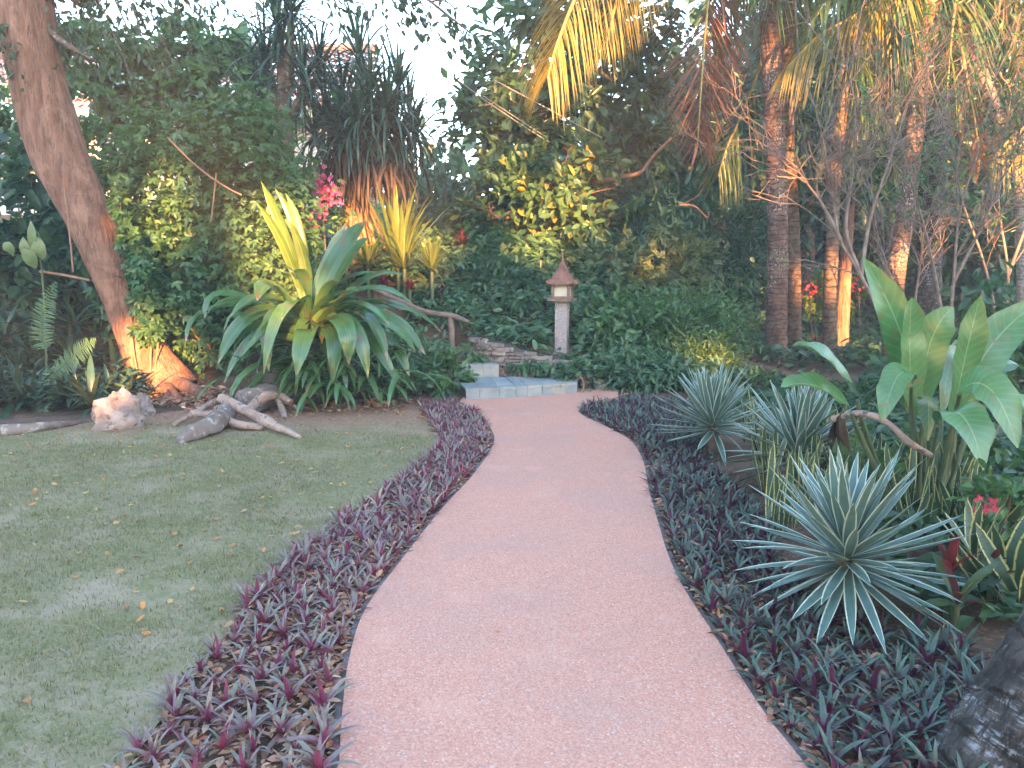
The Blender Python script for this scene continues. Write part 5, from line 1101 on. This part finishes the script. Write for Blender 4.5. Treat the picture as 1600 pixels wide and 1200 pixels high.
# crown of thorns with pink-red flowers
q = G(1560, 885); r = empty('red_flowered_plant', tuple(q), 'low plant with small crimson flowers at the right edge above the red leaves', 'flowering plant')
T, X, Z = clumps([(np.array([q[0] + .03, q[1], .3]), (.22, .2, .2))], 420, .07, 22, .2, .5); mb = MB(); scatter(mb, LEAF, T, X, Z, rng.uniform(.05, .085, len(T))); part('foliage', mb, M['mid'], r, kind='stuff')
mb = MB()
for k in range(5): tube(mb, thru(q, q + (rng.normal() * .05, 0, .2), q + (rng.normal() * .12, rng.normal() * .1, .38), 6), .008, 6)
part('stem', mb, M['bark2'], r)
mb = MB()
for (fx, fy) in [(1528, 780), (1552, 783), (1540, 795), (1527, 796), (1556, 795)]:
    h = P(fx, fy, q[1] - .22)
    for j in range(4):
        a = j * 1.571 + rng.random(); scatter(mb, LEAF_WIDE, [h], np.array([[math.cos(a), -.2, math.sin(a)]]), np.array([[0, -1, .2]]), .028)
part('flower', mb, M['redflower'], r, kind='stuff')
# cordylines in front of the near palm
CM_ = {}
for nm in ('cordy_red', 'cordy_green'):
    CM_[nm] = []
    for k in range(4):
        mb = MB(); arcleaf(mb, 0, R(6), R(-18 - 8 * k), 1, .2, 8, 1.2, (0, 0, 0), 'oval', .35); CM_[nm].append(mb.mesh('cordyline_leaf', M[nm]))
for (px, py, z, n, L, nm, lb, er) in [(1492, 985, .12, 9, .26, 'cordy_green', 'red hearted cordyline with dull green leaves beside the near palm trunk', (70, 5)), (1478, 968, .2, 6, .2, 'cordy_red', 'deep red cordyline shoot standing behind the near palm trunk', (85, 45)), (1545, 950, .12, 7, .2, 'cordy_green', 'green cordyline squeezed against the near palm trunk', (75, 15))]:
    q = G(px, py); r = empty('cordyline', tuple(q), lb, 'cordyline', rot=(0, 0, rng.uniform(0, 6)))
    mb = MB(); tube(mb, [q + (0, 0, -.03), q + (0, 0, z)], .012, 6)
    me = mb.mesh('stem', M['stem'], q); put('stem', me, r)
    for k in range(n): put('leaf', CM_[nm][k % 4], r, (0, 0, z), (rng.normal() * .15, -R(er[0] + (er[1] - er[0]) * k / n), k * 2.4), L * rng.uniform(.8, 1.15))
fern('soft fern growing between the snake plants and the paddle leaves', [((1340, 760), (1320, 715), (1305, 690), 40, -.1), ((1345, 760), (1335, 705), (1345, 675), 40, -.1), ((1350, 760), (1370, 720), (1385, 710), 38, -.1)], 5.0, mat='fern')
fern('dark fern under the paddle leaves', [((1400, 800), (1400, 740), (1385, 700), 50, -.1), ((1405, 800), (1430, 750), (1470, 740), 50, -.1), ((1400, 805), (1380, 770), (1350, 750), 44, -.1)], 4.9, mat='fern')
shrub('leafy_shrub', 'dark leafy filler plant at the foot of the paddle leaves', 'shrub', [(1400, 760, 5.6, 90, 55, .4), (1520, 740, 5.3, 90, 80, .4)], 900, .13, M['dark'], LEAF, stems=3)
shrub('leafy_shrub', 'shaded low shrub behind the snake plants', 'shrub', [(1260, 640, 8.6, 70, 40, .5), (1340, 650, 8.0, 60, 45, .5), (1180, 610, 9.4, 50, 25, .4)], 1500, .13, M['dark'], LEAF_THIN, stems=3)
shrub('leafy_shrub', 'shaded shrub behind the paddle leaves at the right edge', 'shrub', [(1500, 580, 8.2, 80, 60, .5), (1600, 560, 8.0, 90, 100, .5), (1430, 620, 8.4, 60, 40, .4)], 1700, .15, M['dark'], LEAF, stems=4)

ground_cover('undergrowth', [(1.75, 3.3), (2.6, 3.0), (3.2, 4.2), (4.4, 6.0), (4.6, 9.5), (2.2, 9.6), (2.35, 7.5), (2.2, 6.0), (1.95, 4.6)], 4200, .12, M['dark'], .14, 'dark low undergrowth around the snake plants in the right bed')
ground_cover('undergrowth', [(-7, 8.55), (-4.5, 8.5), (-4.3, 9.2), (-4.5, 10.5), (-8, 11)], 3000, .16, M['brom'], .30, 'dark leafy undergrowth between the rosettes of the left bed', LEAF_THIN)
# ------------------------------------------------------------------ purple border plants
RM = {}
for nm in ('rhoeo', 'rhoeo_dark'):
    RM[nm] = []
    for k in range(6):
        mb = MB(); arcleaf(mb, 0, R(10 - k), R(-20 - 9 * k), 1, .145, 6, 1.2, (0, 0, 0), 'rhoeo', .45, roll=(k - 2.5) * .12); RM[nm].append(mb.mesh(nm.replace('rhoeo', 'rosette') + '_leaf', M[nm]))
def rose_tpl(n, spread, k):
    mb = MB()
    for j in range(n):
        f = (j + .5) / n; e0 = R(82 + (spread - 82) * f + rng.normal() * 8)
        arcleaf(mb, j * 2.39996 + rng.normal() * .3, e0, e0 - R(rng.uniform(10, 55)), rng.uniform(.75, 1.15), .145, 5, 1.2, (0, 0, 0), 'rhoeo', .45, roll=rng.normal() * .3)
    return np.concatenate(mb.v), np.concatenate(mb.uv), np.concatenate(mb.q)
RT = [rose_tpl(int(rng.integers(9, 14)), 15, k) for k in range(8)]
RTM = {nm: [] for nm in RM}
for nm in RM:
    for v, uv, q in RT:
        mb = MB(); mb.add(v, uv, q); RTM[nm].append(mb.mesh('rosette', M[nm]))
B_in = catmull(PL, 40); B_out = catmull(BORDER_OUT, 40)
LB = np.vstack([[(-1.3, 1.2, 0), (-.62, 1.2, 0)], B_in + (-.045, 0, 0), B_out[::-1]])
R_in = catmull(PR, 60)[:-8] + (.045, 0, 0)
RBp = np.vstack([[(1.03, 1.2, 0)], R_in, [G(1000, 626), G(1090, 632), G(1085, 660), G(1100, 720), G(1180, 800), G(1230, 900), G(1290, 970), G(1480, 1010), G(1560, 1060), (2.2, 2.2, 0), (2.2, 1.2, 0)]])
def poisson(poly, r, tries, keepf=None):
    poly = np.asarray(poly); lo, hi = poly[:, :2].min(0), poly[:, :2].max(0); c = rng.uniform(lo, hi, (tries, 2)); c = c[inpoly(c[:, 0], c[:, 1], poly)]
    out = []; cell = {}
    for p in c:
        rr_ = r(p) if callable(r) else r; k = (int(p[0] / .2), int(p[1] / .2)); ok = True
        for a in (-1, 0, 1):
            for b in (-1, 0, 1):
                for o in cell.get((k[0] + a, k[1] + b), ()):
                    if (o[0] - p[0]) ** 2 + (o[1] - p[1]) ** 2 < rr_ * rr_: ok = False; break
        if ok: out.append(p); cell.setdefault(k, []).append(p)
    return np.array(out)
pl_ = poisson(LB, lambda p: .082 if p[1] < 3.6 else .072, 14000); pr_ = poisson(RBp, .078, 22000)
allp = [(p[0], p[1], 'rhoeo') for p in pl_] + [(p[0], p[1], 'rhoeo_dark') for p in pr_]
allp = [a for a in allp if a[1] > 2.15]
def inview(a):
    return abs(a[0]) < (a[1] * 800 / F + .15)
allp.sort(key=lambda a: (not inview(a), a[0] ** 2 + a[1] ** 2))
LAB = {'rhoeo': ('purple and grey green rosette plant in the border between the lawn and the path', 'purple rosettes bordering the lawn'), 'rhoeo_dark': ('dark green rosette plant with purple heart in the bed right of the path', 'dark purple rosettes right of the path')}
rest = {'rhoeo': [], 'rhoeo_dark': []}
print('rosettes', len(pl_), len(pr_), len(allp))
for k, (x, y, nm) in enumerate(allp):
    L = rng.uniform(.08, .142) * (1.0 if nm == 'rhoeo' else 1.12); lb, gp = LAB[nm]; yaw = rng.uniform(0, 6.28)
    if k < 110:
        r = empty('rosette_plant', (x, y, .0), lb, 'border plant', gp, rot=(rng.normal() * .12, rng.normal() * .12, yaw)); n = int(rng.integers(9, 13))
        for j in range(n):
            f = (j + .5) / n
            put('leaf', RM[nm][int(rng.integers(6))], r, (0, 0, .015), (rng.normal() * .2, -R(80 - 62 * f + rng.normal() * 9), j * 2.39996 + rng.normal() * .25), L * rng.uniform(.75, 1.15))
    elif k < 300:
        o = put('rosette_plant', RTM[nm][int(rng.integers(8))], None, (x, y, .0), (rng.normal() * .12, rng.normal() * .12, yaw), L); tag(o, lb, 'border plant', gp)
    else: rest[nm].append((x, y, L, yaw))
mb = MB()
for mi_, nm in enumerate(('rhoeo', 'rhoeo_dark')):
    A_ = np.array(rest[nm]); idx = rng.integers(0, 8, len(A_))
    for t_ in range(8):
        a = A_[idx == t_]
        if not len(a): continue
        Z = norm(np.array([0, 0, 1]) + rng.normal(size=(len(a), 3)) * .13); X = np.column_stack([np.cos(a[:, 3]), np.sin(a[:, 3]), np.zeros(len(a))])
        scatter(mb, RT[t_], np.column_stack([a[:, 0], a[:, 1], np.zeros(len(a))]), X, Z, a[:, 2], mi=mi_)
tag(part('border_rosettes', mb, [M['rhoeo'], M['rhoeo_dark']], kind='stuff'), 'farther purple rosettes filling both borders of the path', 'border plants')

# ------------------------------------------------------------------ lawn blades, fallen leaves, litter
def poly_pts(poly, n):
    poly = np.asarray(poly); lo, hi = poly[:, :2].min(0), poly[:, :2].max(0); out = np.zeros((0, 2))
    while len(out) < n:
        c = rng.uniform(lo, hi, (n, 2)); out = np.vstack([out, c[inpoly(c[:, 0], c[:, 1], poly)]])
    return out[:n]
vis = np.array([(-1.2, 2.2), (-1.9, 2.2), (-6.6, 9.4), (-2, 9.2), (-.5, 8), (-.9, 5)])
c = poly_pts(LAWN, 700000); c = c[(c[:, 1] > 2.1) & (c[:, 0] > -.67 * c[:, 1] - .3) & (c[:, 0] < 2)]
dn = np.array([mnoise.fractal(Vector((a * 1.3, b * 1.3, 7)), 1, 2, 3) for a, b in c[::1]]) if len(c) < 400000 else 0
keep = rng.random(len(c)) < np.clip(.75 + .8 * dn, .15, 1) * np.clip((8.1 - c[:, 1]) / 1.3, .06, 1); c = c[keep][:330000]
n = len(c); az = rng.uniform(0, 6.28, n); el = rng.uniform(.35, 1.3, n)
X = np.column_stack([np.cos(az) * np.cos(el), np.sin(az) * np.cos(el), np.sin(el)]); Z = np.column_stack([-np.cos(az) * np.sin(el), -np.sin(az) * np.sin(el), np.cos(el)])
bl = (np.array([[0, -.09, 0], [0, .09, 0], [1, .0, -.2]]), np.array([[0, 0], [1, 0], [.5, 1]]))
mb = MB(); Yv = np.cross(Z, X); S = rng.uniform(.014, .036, n)
V = np.stack([np.column_stack([c, np.full(n, .004)]) + Yv * (S * .07)[:, None], np.column_stack([c, np.full(n, .004)]) - Yv * (S * .07)[:, None], np.column_stack([c, np.full(n, .004)]) + X * S[:, None]], 1).reshape(-1, 3)
mb.add(V, np.tile([[0, 0], [1, 0], [.5, 1]], (n, 1)), t=np.arange(3 * n).reshape(-1, 3)); tag(part('grass', mb, M['grass'], kind='stuff'), 'short worn lawn grass', 'grass')
FM = {}
for nm in ('litter', 'litter_y'):
    FM[nm] = []
    for k in range(6):
        mb = MB(); s = np.linspace(0, 1, 6); sp = np.column_stack([s - .5, .08 * np.sin(s * 3 + k), .10 + .10 * np.cos(s * 5 + k)]); v, uv, qq = ribbon(sp, .55 * PROF['oval'](s), (0, 0, 1), .25 * (-1) ** k); mb.add(v, uv, qq); FM[nm].append(mb.mesh('fallen_leaf', M[nm]))
fp = poly_pts(LAWN, 3000); fp = fp[(fp[:, 1] > 2.3) & (fp[:, 0] > -.66 * fp[:, 1]) & (rng.random(len(fp)) < np.clip(.25 + .1 * fp[:, 1], 0, 1))][:290]
for k, (x, y) in enumerate(fp):
    nm = 'litter_y' if k % 8 == 0 else 'litter'
    o = put('fallen_leaf', FM[nm][int(rng.integers(6))], None, (x, y, .018), (rng.normal() * .25, rng.normal() * .25, rng.uniform(0, 6.28)), rng.uniform(.03, .052)); tag(o, 'small yellow fallen leaf lying on the lawn' if nm == 'litter_y' else 'small orange brown fallen leaf lying on the lawn', 'leaf', 'fallen leaves on the lawn')
pathp = np.vstack([left_edge, right_edge[::-1]])
for k, (px, py) in enumerate([(778, 988), (868, 715), (985, 806)]):
    q = G(px, py, .03); o = put('fallen_leaf', FM['litter'][k], None, tuple(q), (0, 0, k), .03); tag(o, ['dark leaf fragment lying in the middle of the near path', 'tiny leaf fragment on the far path', 'tiny leaf fragment at the right of the path'][k], 'leaf')
for k, (px, py) in enumerate([(932, 620), (975, 617), (742, 1000)]):
    if k == 2: continue
    q = G(px, py, .05); o = put('fallen_leaf', FM['litter'][k + 2], None, tuple(q), (0, 0, k * .4), (.14, .07, .1)); tag(o, ['larger dry leaf at the foot of the bank beside the bottom step', 'dry tan leaf at the far right edge of the path'][k], 'leaf')
# litter under the borders
T = np.vstack([poly_pts(LB, 5200), poly_pts(RBp, 3400)]); e = B_in[rng.integers(0, 40, 1500)][:, :2] + np.column_stack([-np.abs(rng.normal(size=1500)) * .09 - .03, rng.normal(size=1500) * .08]); e2 = catmull(PR, 60)[rng.integers(0, 46, 700)][:, :2] + np.column_stack([np.abs(rng.normal(size=700)) * .06 + .03, rng.normal(size=700) * .08])
T = np.vstack([T, e, e2]); T = T[T[:, 1] > 2.1]; n = len(T)
mb = MB(); scatter(mb, LEAF, np.column_stack([T, rng.uniform(.0, .03, n)]), norm(np.column_stack([rng.normal(size=(n, 2)), rng.normal(size=n) * .2])), norm(np.array([0, 0, 1]) + rng.normal(size=(n, 3)) * .3), rng.uniform(.025, .06, n)); tag(part('leaf_litter', mb, M['bed_litter'], kind='stuff'), 'brown and orange leaf litter under the border plants', 'leaf litter')
# scattered dry litter at the foot of the leaning tree
c = np.column_stack([rng.normal(-4.0, .5, 900), rng.normal(9.4, .25, 900)]); c = np.vstack([c, np.column_stack([rng.uniform(-3.6, -1.2, 500), rng.normal(8.9, .25, 500)])]); n = len(c)
mb = MB(); scatter(mb, LEAF, np.column_stack([c, height(c[:, 0], c[:, 1]) + rng.uniform(.01, .05, n)]), norm(np.column_stack([rng.normal(size=(n, 2)), rng.normal(size=n) * .3])), norm(np.array([0, -.3, 1]) + rng.normal(size=(n, 3)) * .4), rng.uniform(.04, .1, n)); tag(part('leaf_litter', mb, M['bed_litter'], kind='stuff'), 'dry leaf litter around the foot of the leaning tree', 'leaf litter')

# ------------------------------------------------------------------ tall trees behind the viewer: they shade the garden, gaps are cut along sun rays to place the lit patches
GAPS = [((245, 560, 9.9), .40), ((300, 320, 10.2), .5), ((240, 345, 10.2), .3), ((400, 370, 10.1), .45), ((430, 330, 9.3), .4), ((475, 470, 9.0), .35), ((556, 355, 12.6), .4), ((620, 345, 12.2), .55), ((650, 390, 12.0), .35), ((722, 385, 13.6), .3),
        ((828, 400, 13.8), .28), ((850, 300, 13.5), .55), ((900, 320, 13.5), .45), ((800, 290, 13.8), .3), ((945, 60, 11.3), .7), ((895, 30, 11.3), .65), ((990, 10, 11.4), .65), ((940, -30, 11.4), .6), ((880, 110, 11.2), .5), ((930, 140, 11.3), .5), ((1000, -70, 11.6), .6), ((1040, 240, 14), .4), ((1130, 85, 12.6), .25), ((1215, 225, 13), .3), ((1145, 215, 13.5), .4), ((1165, 270, 13.5), .3),
        ((1340, 120, 12.7), .6), ((1330, 40, 12.1), .5), ((1270, 60, 12), .4), ((1400, 40, 12.5), .5), ((1385, 90, 13), .35), ((1335, 200, 12.7), .4), ((1435, 190, 12.2), .4), ((1535, 230, 20), 1.2), ((1590, 240, 12), .5), ((1560, 60, 12), .6), ((1590, 30, 11.8), .6), ((1316, 535, 14.6), .3), ((1280, 560, 15), .35), ((1275, 460, 15.6), .4), ((1300, 430, 13.6), .3), ((1380, 20, 20), 1.0), ((1490, 290, 20), .9), ((1610, 180, 18), 1.0), ((1000, 400, 12.8), .3), ((1100, 560, 10.4), .22), ((150, 230, 23), 1.6), ((20, 180, 23), 1.6), ((330, 110, 24), 1.6), ((500, 130, 24), 1.2), ((1085, 320, 13.8), .25), ((1445, 90, 13), .4)]
gp = np.array([P(*g_[0]) for g_ in GAPS]); gr = np.array([g_[1] for g_ in GAPS]); sv = np.array(SUN)
LSH = ['tall dense shade tree behind the viewer, %s' % w_ for w_ in ('first from the left', 'second from the left', 'third from the left', 'fourth from the left', 'fifth from the left', 'sixth from the left', 'seventh from the left', 'eighth from the left', 'ninth from the left', 'tenth from the left', 'eleventh from the left', 'twelfth from the left', 'thirteenth from the left', 'fourteenth from the left')]
for k, x in enumerate(np.linspace(-22, 34, 14)):
    y = -33 - 3 * (k % 2); r = empty('shade_tree', (x, y, 0), LSH[k], 'tree', 'shade trees behind the viewer')
    mb = MB(); tube(mb, [(x, y, -.2), (x + .2, y, 4), (x - .1, y, 11), (x, y, 18)], [.5, .4, .3, .12], 10, .1); part('trunk', mb, M['bark2'], r)
    n = 6000; T = np.column_stack([rng.uniform(-3.1, 3.1, n) + x, rng.normal(size=n) * 1.1 + y, 1.8 + 15.4 * rng.random(n)]); T[:, 0] += rng.normal(size=n) * .5
    X = rdir(n); SZ = rng.uniform(.55, .85, n)
    d = (T + X * SZ[:, None] * .5)[:, None, :] - gp[None]; al = d @ sv; ds = np.linalg.norm(d - al[:, :, None] * sv, axis=2)
    ok = np.all(ds > gr + .24, axis=1); T, X, SZ = T[ok], X[ok], SZ[ok]; n = len(T)
    mb = MB(); scatter(mb, LEAF_WIDE, T, X, norm(rng.normal(size=(n, 3)) + sv * 1.2), SZ); part('crown', mb, M['dark'], r, kind='stuff')

# ------------------------------------------------------------------ thin haze volume added to lift the shadows like a lens veil
m = bpy.data.materials.new('shadow_lift_haze'); m.use_nodes = True; nt = m.node_tree; nt.nodes.clear()
o_ = nt.nodes.new('ShaderNodeOutputMaterial'); vs = nt.nodes.new('ShaderNodeVolumePrincipled'); nt.links.new(vs.outputs[0], o_.inputs['Volume'])
vs.inputs['Density'].default_value = .003; vs.inputs['Color'].default_value = (.88, .93, 1.0, 1); vs.inputs['Anisotropy'].default_value = .0
mb = MB(); box(mb, (0, 0, 8.6), (75, 75, 10.4)); tag(part('haze', mb, m, smooth=False), 'thin pale haze added over the garden to lift its shadows', 'haze', kind='stuff')
